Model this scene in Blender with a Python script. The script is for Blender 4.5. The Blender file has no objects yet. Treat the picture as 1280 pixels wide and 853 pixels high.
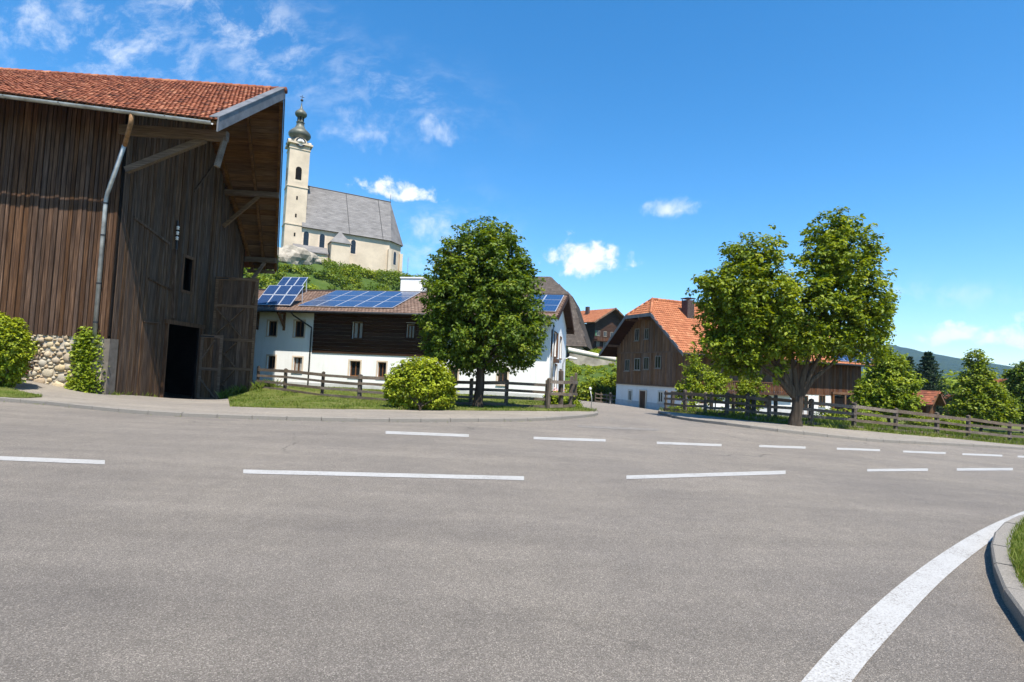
import bpy, math, random
import numpy as np
from mathutils import Vector, Matrix
from mathutils.geometry import delaunay_2d_cdt
rng = np.random.default_rng(7); random.seed(7)
R = math.radians
S = bpy.context.scene
COL = S.collection

# ------------------------------------------------------------------ camera
FPX, CX, CY, EYE = 700.0, 640.0, 426.5, 1.7
PITCH, ROLL = R(3.15), R(2.5)
def _basis():
    f = np.array([0, math.cos(PITCH), math.sin(PITCH)])
    u0 = np.array([0, -math.sin(PITCH), math.cos(PITCH)])
    r0 = np.array([1.0, 0, 0])
    r = r0*math.cos(ROLL) + u0*math.sin(ROLL)
    u = -r0*math.sin(ROLL) + u0*math.cos(ROLL)
    return r, u, f
CR, CU, CF = _basis()
cam = bpy.data.cameras.new('camera'); cam.sensor_width = 36; cam.lens = 36*FPX/1280
cam.clip_start = 0.05; cam.clip_end = 20000
co = bpy.data.objects.new('camera', cam); COL.objects.link(co)
co.matrix_world = Matrix(((CR[0], CU[0], -CF[0], 0), (CR[1], CU[1], -CF[1], 0), (CR[2], CU[2], -CF[2], EYE), (0, 0, 0, 1)))
S.camera = co
def ray(px, py):
    return CF + (px-CX)/FPX*CR + (CY-py)/FPX*CU
def at(px, py, Y):
    d = ray(px, py); d = d/d[1]*Y
    return np.array([d[0], d[1], d[2]+EYE])

# ------------------------------------------------------------------ light
SUN_EL, SUN_AZ = R(62), R(160)            # azimuth of the sun, clockwise from the view direction (+Y)
sd = Vector((math.sin(SUN_AZ)*math.cos(SUN_EL), math.cos(SUN_AZ)*math.cos(SUN_EL), math.sin(SUN_EL)))
sl = bpy.data.lights.new('sun', 'SUN'); sl.energy = 4.6; sl.angle = R(0.5); sl.color = (1, 0.94, 0.84)
so = bpy.data.objects.new('sun', sl); COL.objects.link(so)
so.rotation_euler = sd.to_track_quat('Z', 'Y').to_euler()
S.view_settings.view_transform = 'Standard'; S.view_settings.look = 'None'
S.view_settings.gamma = 1; S.view_settings.use_curve_mapping = False
S.view_settings.exposure = 0.97
S.cycles.use_denoising = True
S.cycles.max_bounces = 6; S.cycles.transparent_max_bounces = 8
S.cycles.volume_bounces = 0
S.cycles.caustics_reflective = False; S.cycles.caustics_refractive = False

class NT:
    """tiny node-tree builder"""
    def __init__(s, nt): s.nt = nt
    def n(s, typ, ins=None, **kw):
        nd = s.nt.nodes.new(typ)
        for k, v in kw.items(): setattr(nd, k, v)
        for k, v in (ins or {}).items():
            if isinstance(v, bpy.types.NodeSocket): s.nt.links.new(v, nd.inputs[k])
            else: nd.inputs[k].default_value = v
        return nd
    def math(s, op, a, b=None, c=None, clamp=False):
        i = {0: a}
        if b is not None: i[1] = b
        if c is not None: i[2] = c
        return s.n('ShaderNodeMath', i, operation=op, use_clamp=clamp).outputs[0]
    def vmath(s, op, a, b=None):
        i = {0: a}
        if b is not None: i[1] = b
        nd = s.n('ShaderNodeVectorMath', i, operation=op)
        return nd.outputs['Value'] if op in ('DOT_PRODUCT', 'LENGTH') else nd.outputs[0]
    def noise(s, vec, scale, detail=4, rough=0.55, **k):
        return s.n('ShaderNodeTexNoise', {'Vector': vec, 'Scale': scale, 'Detail': detail, 'Roughness': rough, **k}).outputs['Fac']
    def ramp(s, fac, stops):
        r = s.n('ShaderNodeValToRGB', {'Fac': fac}); e = r.color_ramp.elements
        while len(e) < len(stops): e.new(0.5)
        for i, (p, c) in enumerate(stops):
            e[i].position = p; e[i].color = (*c, 1) if len(c) == 3 else c
        return r.outputs['Color']
    def mix(s, fac, a, b, mode='MIX'):
        nd = s.nt.nodes.new('ShaderNodeMix'); nd.data_type = 'RGBA'; nd.blend_type = mode
        for idx, v in ((0, fac), (6, a), (7, b)):
            if isinstance(v, bpy.types.NodeSocket): s.nt.links.new(v, nd.inputs[idx])
            else: nd.inputs[idx].default_value = v if idx == 0 or len(v) == 4 else (*v, 1)
        return nd.outputs[2]
    def maprange(s, v, a, b, c=0.0, d=1.0, smooth=False):
        nd = s.n('ShaderNodeMapRange', {0: v, 1: a, 2: b, 3: c, 4: d})
        nd.interpolation_type = 'SMOOTHSTEP' if smooth else 'LINEAR'
        return nd.outputs[0]

# sky with clouds (everything is a function of direction in the world)
W = bpy.data.worlds.new('World'); S.world = W; W.use_nodes = True
w = NT(W.node_tree); W.node_tree.nodes.clear()
sky = w.n('ShaderNodeTexSky', sky_type='NISHITA', sun_disc=False, sun_elevation=SUN_EL, sun_rotation=SUN_AZ,
          altitude=600, air_density=1.0, dust_density=0.25, ozone_density=3.5)
dirn = w.n('ShaderNodeTexCoord').outputs['Generated']
CLOUD = 5.0
# puffy clouds: (pixel centre, half width, half height, raggedness)
puffs = [(735, 330, 56, 34, 1), (498, 240, 56, 17, 1), (1192, 423, 40, 16, 1), (1266, 430, 34, 17, 1), (840, 268, 40, 18, .7),
         (540, 290, 60, 28, .55), (455, 170, 60, 34, .5), (548, 172, 38, 22, .55), (1390, 400, 70, 30, 1), (-160, 250, 90, 40, .9)]
warp = w.n('ShaderNodeTexNoise', {'Vector': dirn, 'Scale': 9.0, 'Detail': 3.0}).outputs['Color']
wdir = w.vmath('ADD', dirn, w.vmath('MULTIPLY', w.vmath('SUBTRACT', warp, (.5, .5, .5)), (.05, .05, .05)))
fine = w.noise(wdir, 34, 7, .62)
total = None
for (px, py, hw, hh, dens) in puffs:
    c = ray(px, py); c /= np.linalg.norm(c)
    rr = np.cross(c, (0, 0, 1)); rr /= np.linalg.norm(rr); uu = np.cross(rr, c)
    a = w.math('DIVIDE', w.vmath('DOT_PRODUCT', wdir, tuple(rr)), hw/FPX)
    b = w.math('DIVIDE', w.vmath('DOT_PRODUCT', wdir, tuple(uu)), hh/FPX)
    front = w.math('GREATER_THAN', w.vmath('DOT_PRODUCT', dirn, tuple(c)), 0.5)
    bb = w.math('MAXIMUM', b, w.math('MULTIPLY', b, -1.9))          # flatter underside
    d = w.math('SQRT', w.math('ADD', w.math('MULTIPLY', a, a), w.math('MULTIPLY', bb, bb)))
    k = w.math('ADD', w.math('SUBTRACT', 1.0, d), w.math('MULTIPLY', w.math('SUBTRACT', fine, 0.5), 2.4))
    m = w.math('MULTIPLY', w.maprange(k, .06, .85 if dens > .8 else 1.5, 0, dens, True), front)
    total = m if total is None else w.math('MAXIMUM', total, m)
# thin wisps
wisps = [(150, 50, 90, 50, .62), (285, 25, 95, 34, .62), (30, 30, 50, 36, .6), (345, 90, 60, 24, .5), (1130, 372, 90, 14, .35), (480, 120, 100, 40, .32), (560, 320, 70, 60, .5)]
st = w.n('ShaderNodeMapping', {'Vector': wdir, 'Rotation': (0.3, 0.4, 0.9), 'Scale': (5, 17, 11)}).outputs[0]
wn = w.noise(st, 2.1, 9, .66)
for (px, py, hw, hh, dens) in wisps:
    c = ray(px, py); c /= np.linalg.norm(c)
    rr = np.cross(c, (0, 0, 1)); rr /= np.linalg.norm(rr); uu = np.cross(rr, c)
    a = w.math('DIVIDE', w.vmath('DOT_PRODUCT', wdir, tuple(rr)), hw/FPX)
    b = w.math('DIVIDE', w.vmath('DOT_PRODUCT', wdir, tuple(uu)), hh/FPX)
    front = w.math('GREATER_THAN', w.vmath('DOT_PRODUCT', dirn, tuple(c)), 0.5)
    e = w.math('EXPONENT', w.math('MULTIPLY', w.math('ADD', w.math('MULTIPLY', a, a), w.math('MULTIPLY', b, b)), -1.1))
    m = w.math('MULTIPLY', w.math('MULTIPLY', w.math('MULTIPLY', e, w.maprange(wn, .42, .74, 0, 1, True)), dens), front)
    total = w.math('MAXIMUM', total, m)
# the same thin cirrus goes on over the rest of the sky
gen = w.math('MULTIPLY', w.maprange(w.noise(dirn, 2.3, 3, .5), .56, .75, 0, 1, True), w.maprange(wn, .5, .8, 0, .3, True))
ez = w.n('ShaderNodeSeparateXYZ', {0: dirn}).outputs['Z']
behind = w.maprange(w.n('ShaderNodeSeparateXYZ', {0: dirn}).outputs['Y'], .45, .1)
total = w.math('MAXIMUM', total, w.math('MULTIPLY', w.math('MULTIPLY', gen, w.maprange(ez, 0.02, .2)), behind))
ccol = w.mix(fine, (CLOUD*.84, CLOUD*.88, CLOUD*.96), (CLOUD*1.15, CLOUD*1.15, CLOUD*1.16))
skyc = w.n('ShaderNodeHueSaturation', {'Color': sky.outputs[0], 'Hue': .496, 'Saturation': 1.33, 'Value': .97}).outputs[0]
bg = w.n('ShaderNodeBackground', {'Color': w.mix(total, skyc, ccol), 'Strength': 0.126})
w.n('ShaderNodeOutputWorld', {0: bg.outputs[0]})

# ------------------------------------------------------------------ materials
MATS = {}
def newmat(name):
    m = bpy.data.materials.new(name); m.use_nodes = True; m.node_tree.nodes.clear()
    MATS[name] = m
    return m, NT(m.node_tree)
def finish(t, col, rough=.8, bump=None, bstr=.3, bdist=.01, spec=.3, metal=0.0, trans=None):
    ins = {'Base Color': col if isinstance(col, bpy.types.NodeSocket) else (*col, 1), 'Roughness': rough, 'Metallic': metal, 'Specular IOR Level': spec}
    if bump is not None:
        ins['Normal'] = t.n('ShaderNodeBump', {'Height': bump, 'Strength': bstr, 'Distance': bdist}).outputs[0]
    p = t.n('ShaderNodeBsdfPrincipled', ins).outputs[0]
    if trans is not None:
        tr = t.n('ShaderNodeBsdfTranslucent', {'Color': trans}).outputs[0]
        p = t.n('ShaderNodeMixShader', {0: .32, 1: p, 2: tr}).outputs[0]
    t.n('ShaderNodeOutputMaterial', {0: p})
def coords(t, rnd=True, kind='Object'):
    c = t.n('ShaderNodeTexCoord').outputs[kind]
    if rnd:
        r = t.n('ShaderNodeObjectInfo').outputs['Random']
        c = t.vmath('ADD', c, t.n('ShaderNodeCombineXYZ', {0: t.math('MULTIPLY', r, 37.0), 1: t.math('MULTIPLY', r, 91.0), 2: t.math('MULTIPLY', r, 53.0)}).outputs[0])
    return c
def wood(name, dark, mid, light, axis=2, grain=1.0, rough=.85):
    m, t = newmat(name)
    c = coords(t)
    sc = [16*grain]*3; sc[axis] = .55*grain
    g = t.noise(t.n('ShaderNodeMapping', {'Vector': c, 'Scale': tuple(sc)}).outputs[0], 2.2, 6, .65)
    sc2 = [2.5]*3; sc2[axis] = .5
    b = t.noise(t.n('ShaderNodeMapping', {'Vector': c, 'Scale': tuple(sc2)}).outputs[0], 1.1, 4, .6)
    col = t.ramp(g, [(.3, dark), (.5, mid), (.75, light)])
    rnd = t.n('ShaderNodeObjectInfo').outputs['Random']
    col = t.mix(t.maprange(b, .35, .7, 0, .65), col, dark)
    hs = t.n('ShaderNodeHueSaturation', {'Color': col, 'Saturation': t.maprange(rnd, 0, 1, .8, 1.15), 'Value': t.maprange(t.math('FRACT', t.math('MULTIPLY', rnd, 7.31)), 0, 1, .76, 1.22)})
    finish(t, hs.outputs[0], rough, g, .5, .006, .2)
    return m
def plain(name, col, rough=.7, var=.12, scale=3.0, spec=.3, metal=0.0, bump=0.0):
    m, t = newmat(name)
    n = t.noise(coords(t), scale, 5, .6)
    a = tuple(x*(1-var*1.6) for x in col); b = tuple(min(1, x*(1+var)) for x in col)
    finish(t, t.ramp(n, [(.3, a), (.7, b)]), rough, n if bump else None, bump, .02, spec, metal)
    return m
def tinted(name, stops, rough=.75, spec=.3, trans=None, noise=0.0, nscale=2.0, moss=None, bump=0.0):
    """colour from the per-face 'tint' attribute"""
    m, t = newmat(name)
    f = t.n('ShaderNodeAttribute', attribute_name='tint').outputs['Fac']
    n = None
    if noise or moss or bump:
        n = t.noise(coords(t, False), nscale, 5, .6)
    if noise: f = t.math('ADD', f, t.math('MULTIPLY', t.math('SUBTRACT', n, .5), noise), clamp=True)
    col = t.ramp(f, stops)
    if moss:
        mk = t.maprange(t.noise(coords(t, False), moss[1], 5, .65), moss[2], moss[3], 0, moss[4], True)
        col = t.mix(mk, col, moss[0])
    tc = t.mix(1.0, col, trans, 'MULTIPLY') if trans else None
    finish(t, col, rough, n if bump else None, bump, .02, spec, 0, tc)
    return m

def mat_asphalt(name, lo, mid, hi, vscale=95, patch=True):
    m, t = newmat(name)
    c = coords(t, False)
    v = t.n('ShaderNodeTexVoronoi', {'Vector': c, 'Scale': vscale, 'Randomness': 1.0})
    cell = t.n('ShaderNodeSeparateColor', {0: v.outputs['Color']}).outputs[0]
    col = t.ramp(cell, [(0, lo), (.3, tuple(x*.8 for x in mid)), (.75, tuple(x*1.15 for x in mid)), (1.0, hi)])
    fine_ = t.noise(c, 420, 3, .7)
    col = t.mix(.35, col, t.ramp(fine_, [(.3, lo), (.7, hi)]))
    big = t.noise(c, .35, 5, .6)
    st_ = t.noise(t.n('ShaderNodeMapping', {'Vector': c, 'Scale': (.12, 1.1, 1)}).outputs[0], 1.3, 4, .6)
    col = t.mix(1.0, col, t.ramp(big, [(.3, (.84, .84, .85)), (.7, (1.1, 1.09, 1.06))]), 'MULTIPLY')
    col = t.mix(1.0, col, t.ramp(st_, [(.3, (.88, .88, .88)), (.65, (1.06, 1.06, 1.06))]), 'MULTIPLY')
    mid_ = t.noise(c, 3.0, 4, .7)
    col = t.mix(1.0, col, t.ramp(mid_, [(.35, (.93, .93, .93)), (.65, (1.05, 1.05, 1.05))]), 'MULTIPLY')
    if patch:
        wc = t.vmath('ADD', c, t.vmath('MULTIPLY', t.n('ShaderNodeTexNoise', {'Vector': c, 'Scale': .9, 'Detail': 5.0}).outputs['Color'], (1.6, 1.6, 0)))
        ed = t.n('ShaderNodeTexVoronoi', {'Vector': wc, 'Scale': .16}, feature='DISTANCE_TO_EDGE').outputs['Distance']
        cr_ = t.math('MULTIPLY', t.maprange(ed, .0, .0045, 1, 0), t.maprange(t.noise(c, .22, 2), .5, .62, 0, .6))
        col = t.mix(cr_, col, (.03, .027, .024))
        oil = t.maprange(t.noise(c, 1.1, 3, .5), .68, .8, 0, .22)
        col = t.mix(oil, col, (.05, .045, .04))
    finish(t, col, .82, t.math('ADD', v.outputs['Distance'], fine_), .9, .008, .3)
mat_asphalt('asphalt', (.042, .035, .028), (.172, .150, .127), (.50, .44, .375), 165)
mat_asphalt('pavement', (.14, .12, .096), (.235, .205, .17), (.42, .375, .32), 70)

m, t = newmat('paint')
c = coords(t, False)
v = t.n('ShaderNodeTexVoronoi', {'Vector': c, 'Scale': 95}); cell = t.n('ShaderNodeSeparateColor', {0: v.outputs['Color']}).outputs[0]
wear = t.math('ADD', t.math('ADD', t.math('MULTIPLY', cell, .75), t.math('MULTIPLY', t.noise(c, 300, 3, .7), .25)), t.math('SUBTRACT', t.math('MULTIPLY', t.noise(c, 2.2, 6, .72), 1.0), .35))
finish(t, t.ramp(wear, [(.18, (.14, .12, .10)), (.33, (.27, .255, .235)), (.52, (.345, .335, .315)), (1, (.40, .39, .375))]), .6, t.math('ADD', v.outputs['Distance'], cell), .35, .004)
m, t = newmat('worn_paint')
c = coords(t, False)
wear = t.noise(c, 9, 6, .75)
finish(t, t.ramp(wear, [(.45, (.152, .134, .115)), (.68, (.24, .225, .205))]), .8)

m, t = newmat('meadow')
c = coords(t, False)
n1 = t.noise(c, .35, 5, .6); n2 = t.noise(c, 6, 5, .7)
col = t.mix(t.maprange(n1, .35, .65), (.045, .085, .014), (.085, .12, .028))
col = t.mix(t.maprange(n2, .3, .7, 0, .6), col, (.03, .055, .01))
finish(t, col, .9, n2, .8, .08, .1)
m, t = newmat('lawn')
n1 = t.noise(c := coords(t, False), .8, 5, .6); n2 = t.noise(c, 14, 5, .7)
col = t.mix(t.maprange(n1, .35, .68), (.085, .115, .018), (.19, .18, .06))
col = t.mix(t.maprange(n2, .3, .7, 0, .55), col, (.045, .07, .012))
finish(t, col, .9, n2, .8, .05, .1)
m, t = newmat('forest')
c = coords(t, False)
n1 = t.noise(c, .02, 6, .7); n2 = t.n('ShaderNodeTexVoronoi', {'Vector': c, 'Scale': .09}).outputs['Distance']
finish(t, t.mix(t.maprange(n1, .35, .65), (.012, .03, .014), (.03, .055, .02)), .95, n2, 1.0, 6.0, .05)

tinted('grass', [(0, (.05, .085, .010)), (.45, (.13, .18, .02)), (.8, (.22, .24, .045)), (1, (.34, .28, .10))], .6, .25, (.9, 1.0, .3, 1))
tinted('leaf_dark', [(0, (.03, .056, .006)), (.45, (.088, .145, .012)), (.8, (.17, .22, .022)), (1, (.26, .29, .045))], .5, .22, (1.6, 1.5, .25, 1))
tinted('leaf_mid', [(0, (.04, .066, .005)), (.45, (.155, .21, .011)), (.8, (.26, .305, .02)), (1, (.34, .36, .04))], .5, .22, (1.5, 1.4, .18, 1))
tinted('leaf_light', [(0, (.06, .095, .006)), (.5, (.19, .255, .014)), (1, (.33, .37, .03))], .5, .22, (1.4, 1.3, .18, 1))
tinted('leaf_yellow', [(0, (.09, .125, .008)), (.5, (.27, .33, .018)), (1, (.45, .48, .04))], .5, .25, (1.3, 1.2, .2, 1))
tinted('leaf_red', [(0, (.06, .02, .015)), (.5, (.14, .05, .035)), (1, (.12, .14, .05))], .5, .3, (1, .7, .4, 1))
tinted('leaf_conifer', [(0, (.007, .02, .008)), (.6, (.018, .042, .016)), (1, (.035, .065, .024))], .55, .25, (.8, 1, .4, 1))
tinted('flower', [(0, (.5, .05, .05)), (.5, (.7, .12, .1)), (1, (.75, .5, .5))], .6)
wood('bark', (.03, .021, .014), (.075, .055, .038), (.16, .125, .09), 2, .5)
wood('barn_wood', (.028, .014, .008), (.088, .047, .026), (.20, .115, .068), 2, .7)
wood('gable_wood', (.027, .015, .009), (.10, .059, .034), (.22, .142, .09), 2, .7)
wood('soffit_wood', (.045, .022, .010), (.15, .075, .034), (.30, .165, .08), 0)
wood('beam_wood', (.07, .044, .027), (.19, .125, .077), (.34, .24, .155), 0)
wood('door_wood', (.045, .023, .013), (.15, .082, .045), (.29, .17, .10), 2)
wood('brace_wood', (.06, .033, .02), (.19, .112, .066), (.32, .21, .13), 0)
wood('clad_wood', (.018, .008, .004), (.052, .023, .012), (.10, .048, .026), 0)
wood('house_wood', (.07, .036, .019), (.195, .108, .06), (.33, .205, .125), 2)
wood('wing_wood', (.045, .018, .009), (.12, .052, .026), (.20, .10, .05), 2)
wood('fence_wood', (.06, .044, .032), (.165, .128, .098), (.31, .255, .205), 0)
wood('post_wood', (.045, .033, .024), (.12, .093, .072), (.22, .18, .145), 2)
wood('window_wood', (.06, .026, .012), (.15, .068, .03), (.24, .125, .06), 2)
def plaster(name, a, b):
    m, t = newmat(name); c = coords(t, False)
    s1 = t.noise(t.n('ShaderNodeMapping', {'Vector': c, 'Scale': (2.2, 2.2, .3)}).outputs[0], 1.5, 6, .65); s2 = t.noise(c, .7, 5, .6); s3 = t.noise(c, 30, 4, .6)
    col = t.mix(t.maprange(s1, .5, .75, 0, .5), t.mix(t.maprange(s2, .35, .7), a, tuple(x*.93 for x in a)), b)
    finish(t, col, .9, s3, .3, .01, .15)
plaster('plaster', (.80, .80, .78), (.62, .61, .57))
plain('plaster_base', (.50, .50, .49), .9, .10, 2, .2)
plaster('plaster_house', (.74, .73, .70), (.55, .53, .48))
plain('plaster_trim', (.62, .50, .38), .85, .1, 3)
plain('church_wall', (.58, .48, .36), .9, .12, .35, .2)
plain('church_roof', (.175, .165, .16), .75, .22, .5, .3, 0, .4)
plain('verdigris', (.13, .13, .10), .5, .35, .9, .4, .2)
plain('concrete', (.15, .128, .105), .9, .16, 4, .2, 0, .4)
plain('pale_concrete', (.62, .57, .49), .9, .12, 3, .2)
plain('granite', (.33, .31, .28), .85, .25, 60, .3, 0, .3)
plain('kerb_granite', (.235, .212, .182), .85, .30, 90, .3, 0, .5)
plain('mortar', (.44, .385, .30), .95, .2, 7, .1, 0, .8)
plain('rock', (.36, .32, .26), .95, .35, .6, .1, 0, 1)
plain('zinc', (.42, .42, .40), .45, .25, 2.5, .5, .5)
plain('rusty_zinc', (.30, .17, .08), .7, .35, 5, .3, .2)
plain('grey_board', (.135, .14, .15), .65, .22, 2, .3)
plain('dark_metal', (.03, .03, .032), .5, .2, 3, .4, .3)
plain('white_metal', (.7, .7, .68), .45, .08, 3, .4)
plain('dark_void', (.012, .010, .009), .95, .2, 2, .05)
plain('brick_dark', (.075, .055, .05), .85, .3, 8, .2)
plain('sign_white', (.75, .75, .75), .5, .05)
plain('curtain', (.32, .31, .29), .9, .12, 6)
plain('shutter_green', (.06, .16, .08), .6, .15)
m, t = newmat('pane')
finish(t, (.014, .016, .018), .08, None, 0, 0, .45)
m, t = newmat('stone')
c = coords(t); n = t.noise(c, 3, 5, .65)
rnd = t.n('ShaderNodeObjectInfo').outputs['Random']
base = t.ramp(rnd, [(0, (.42, .33, .20)), (.3, (.50, .41, .27)), (.55, (.40, .37, .31)), (.75, (.34, .25, .16)), (1, (.56, .49, .37))])
finish(t, t.mix(1.0, base, t.ramp(n, [(.25, (.7, .69, .66)), (.7, (1.15, 1.13, 1.08))]), 'MULTIPLY'), .85, n, .5, .03, .25)
tinted('tile_red', [(0, (.065, .024, .015)), (.3, (.165, .053, .027)), (.65, (.265, .087, .042)), (1, (.40, .18, .10))], .8, .25, None, .35, 3.0, ((.10, .07, .04), .8, .55, .75, .5))
tinted('tile_orange', [(0, (.20, .07, .032)), (.4, (.33, .115, .05)), (.8, (.42, .17, .08)), (1, (.48, .25, .13))], .8, .25, None, .14, 1.5, ((.27, .19, .05), .22, .58, .74, .5))
tinted('tile_brown', [(0, (.10, .062, .045)), (.4, (.17, .11, .08)), (.8, (.235, .16, .12)), (1, (.29, .21, .16))], .85, .2, None, .35, 1.5)
tinted('shingle', [(0, (.05, .04, .033)), (.5, (.088, .07, .058)), (1, (.14, .115, .095))], .85, .2, None, .4, 1.2)
m, t = newmat('solar')
c = t.n('ShaderNodeTexCoord').outputs['UV']
br = t.n('ShaderNodeTexBrick', {'Vector': c, 'Color1': (.006, .022, .08, 1), 'Color2': (.010, .034, .105, 1), 'Mortar': (.06, .09, .15, 1), 'Scale': 1.0, 'Mortar Size': .008, 'Brick Width': 1/6, 'Row Height': .1}, offset=0)
finish(t, br.outputs[0], .16, None, 0, 0, .35)
wood('window_grey', (.16, .14, .115), (.27, .235, .19), (.38, .34, .29), 2)
plain('alu', (.72, .73, .75), .4, .08, 3, .5, .6)
# ------------------------------------------------------------------ mesh helpers
def A(*p): return np.array(p, float)
def nz(v):
    v = np.asarray(v, float); return v/np.linalg.norm(v)
class MB:
    def __init__(s): s.v = []; s.f = []; s.t = []; s.uv = None
    def poly(s, pts, tint=.5):
        k = len(s.v); s.v += [tuple(map(float, p)) for p in pts]; s.f.append(tuple(range(k, k+len(pts)))); s.t.append(tint); return s
    def hexa(s, p, tint=.5):     # p: bottom 4 (ccw from above), top 4
        k = len(s.v); s.v += [tuple(map(float, q)) for q in p]
        for q in ((3, 2, 1, 0), (4, 5, 6, 7), (0, 1, 5, 4), (1, 2, 6, 5), (2, 3, 7, 6), (3, 0, 4, 7)):
            s.f.append(tuple(k+i for i in q)); s.t.append(tint)
        return s
    def box(s, lo, hi, tint=.5):
        (a, b, c), (d, e, f) = lo, hi
        return s.hexa([(a, b, c), (d, b, c), (d, e, c), (a, e, c), (a, b, f), (d, b, f), (d, e, f), (a, e, f)], tint)
    def obox(s, c, ex, ey, ez, tint=.5):
        c, ex, ey, ez = map(lambda q: np.asarray(q, float), (c, ex, ey, ez))
        return s.hexa([c-ex-ey-ez, c+ex-ey-ez, c+ex+ey-ez, c-ex+ey-ez, c-ex-ey+ez, c+ex-ey+ez, c+ex+ey+ez, c-ex+ey+ez], tint)
    def beam(s, p0, p1, wd, ht, up=(0, 0, 1)):
        p0, p1 = np.asarray(p0, float), np.asarray(p1, float)
        d = nz(p1-p0); side = np.cross(d, up)
        if np.linalg.norm(side) < 1e-3: side = np.cross(d, (1, 0, 0))
        side = nz(side); u = np.cross(side, d)
        return s.obox((p0+p1)/2, (p1-p0)/2, -side*wd/2, u*ht/2)
    def slab(s, top, th):         # polygon with thickness, th is a vector downwards
        th = np.asarray(th, float); n = len(top); k = len(s.v)
        s.v += [tuple(map(float, p)) for p in top] + [tuple(np.asarray(p, float)+th) for p in top]
        s.f.append(tuple(range(k, k+n))); s.f.append(tuple(range(k+2*n-1, k+n-1, -1)))
        for i in range(n):
            j = (i+1) % n; s.f.append((k+i, k+n+i, k+n+j, k+j))
        s.t += [.5]*(n+2); return s
    def tube(s, path, rad, n=8, caps=True):
        path = [np.asarray(p, float) for p in path]
        if not hasattr(rad, '__len__'): rad = [rad]*len(path)
        k = len(s.v); ref = None
        for i, p in enumerate(path):
            d = nz(path[min(i+1, len(path)-1)]-path[max(i-1, 0)])
            if ref is None: ref = np.cross(d, (0, 0, 1) if abs(d[2]) < .9 else (1, 0, 0))
            ref = nz(ref-d*np.dot(ref, d)); o = np.cross(d, ref)
            for j in range(n):
                a = 2*math.pi*j/n; s.v.append(tuple(p+rad[i]*(math.cos(a)*ref+math.sin(a)*o)))
        for i in range(len(path)-1):
            for j in range(n):
                q = (j+1) % n; s.f.append((k+i*n+j, k+i*n+q, k+(i+1)*n+q, k+(i+1)*n+j)); s.t.append(.5)
        if caps:
            s.f.append(tuple(range(k+n-1, k-1, -1))); s.f.append(tuple(range(k+(len(path)-1)*n, k+len(path)*n))); s.t += [.5, .5]
        return s
    def lathe(s, prof, c, n=16):
        k = len(s.v)
        for r, z in prof:
            for j in range(n):
                a = 2*math.pi*j/n; s.v.append((c[0]+r*math.cos(a), c[1]+r*math.sin(a), c[2]+z))
        for i in range(len(prof)-1):
            for j in range(n):
                q = (j+1) % n; s.f.append((k+i*n+j, k+i*n+q, k+(i+1)*n+q, k+(i+1)*n+j)); s.t.append(.5)
        return s
    def mesh(s, name, smooth=False, tint=False):
        me = bpy.data.meshes.new(name); me.from_pydata(s.v, [], s.f)
        if tint:
            at_ = me.attributes.new('tint', 'FLOAT', 'FACE'); at_.data.foreach_set('value', np.array(s.t, np.float32))
        if smooth: me.polygons.foreach_set('use_smooth', [True]*len(me.polygons))
        me.update(); return me
    def build(s, name, mat, parent=None, smooth=False, tint=False, **tags):
        me = s.mesh(name, smooth, tint); me.materials.append(MATS[mat])
        return link(name, me, parent, **tags)
def link(name, data, parent=None, loc=None, rotz=None, **tags):
    o = bpy.data.objects.new(name, data); COL.objects.link(o)
    if parent is not None: o.parent = parent
    if loc is not None: o.location = tuple(map(float, loc))
    if rotz is not None: o.rotation_euler[2] = rotz
    for k, v in tags.items(): o[k] = v
    return o
def thing(name, label, category, loc=(0, 0, 0), rotz=0, group=None):
    o = link(name, None, None, loc, rotz, label=label, category=category)
    o.empty_display_size = .3
    if group: o['group'] = group
    return o
_bm = {}
def board_mesh(sx, sy, sz, mat, x0=-.5):
    key = (round(sx, 2), round(sy, 3), round(sz, 2), mat, x0)
    if key not in _bm:
        me = MB().box((sx*x0, -sy, 0), (sx*(x0+1), 0, sz)).mesh('board'); me.materials.append(MATS[mat]); _bm[key] = me
    return _bm[key]
def fast_tris(name, verts, tris, tint, mat, parent=None, **tags):
    me = bpy.data.meshes.new(name); nv, nt_ = len(verts), len(tris)
    me.vertices.add(nv); me.loops.add(nt_*3); me.polygons.add(nt_)
    me.vertices.foreach_set('co', np.ascontiguousarray(verts, np.float32).ravel())
    me.loops.foreach_set('vertex_index', np.ascontiguousarray(tris, np.int32).ravel())
    me.polygons.foreach_set('loop_start', np.arange(0, nt_*3, 3, dtype=np.int32))
    a = me.attributes.new('tint', 'FLOAT', 'FACE'); a.data.foreach_set('value', np.ascontiguousarray(tint, np.float32))
    me.update(calc_edges=True); me.materials.append(MATS[mat])
    return link(name, me, parent, **tags)
def unit(n, r=rng):
    v = r.normal(size=(n, 3)); return v/np.linalg.norm(v, axis=1)[:, None]
def leaves(name, pos, out, size, tint, mat, parent=None, wide=.62, droop=.35, r=rng, **tags):
    n = len(pos)
    nrm = out*.45 + A(0, 0, .75) + unit(n, r)*.7; nrm /= np.linalg.norm(nrm, axis=1)[:, None]
    d = unit(n, r) + out*.5 - A(0, 0, droop); d -= nrm*(d*nrm).sum(1)[:, None]; d /= np.linalg.norm(d, axis=1)[:, None]+1e-9
    sd_ = np.cross(nrm, d); s = size[:, None]
    v = np.stack([pos, pos+d*s*.48+sd_*s*wide/2+nrm*s*.1, pos+d*s-nrm*s*.08, pos+d*s*.48-sd_*s*wide/2+nrm*s*.1], 1).reshape(-1, 3)
    b = np.arange(n)[:, None]*4
    tr = np.concatenate([b+A(0, 1, 2).astype(int), b+A(0, 2, 3).astype(int)], 1).reshape(-1, 3)
    return fast_tris(name, v, tr, np.repeat(tint, 2), mat, parent, **tags)

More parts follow.
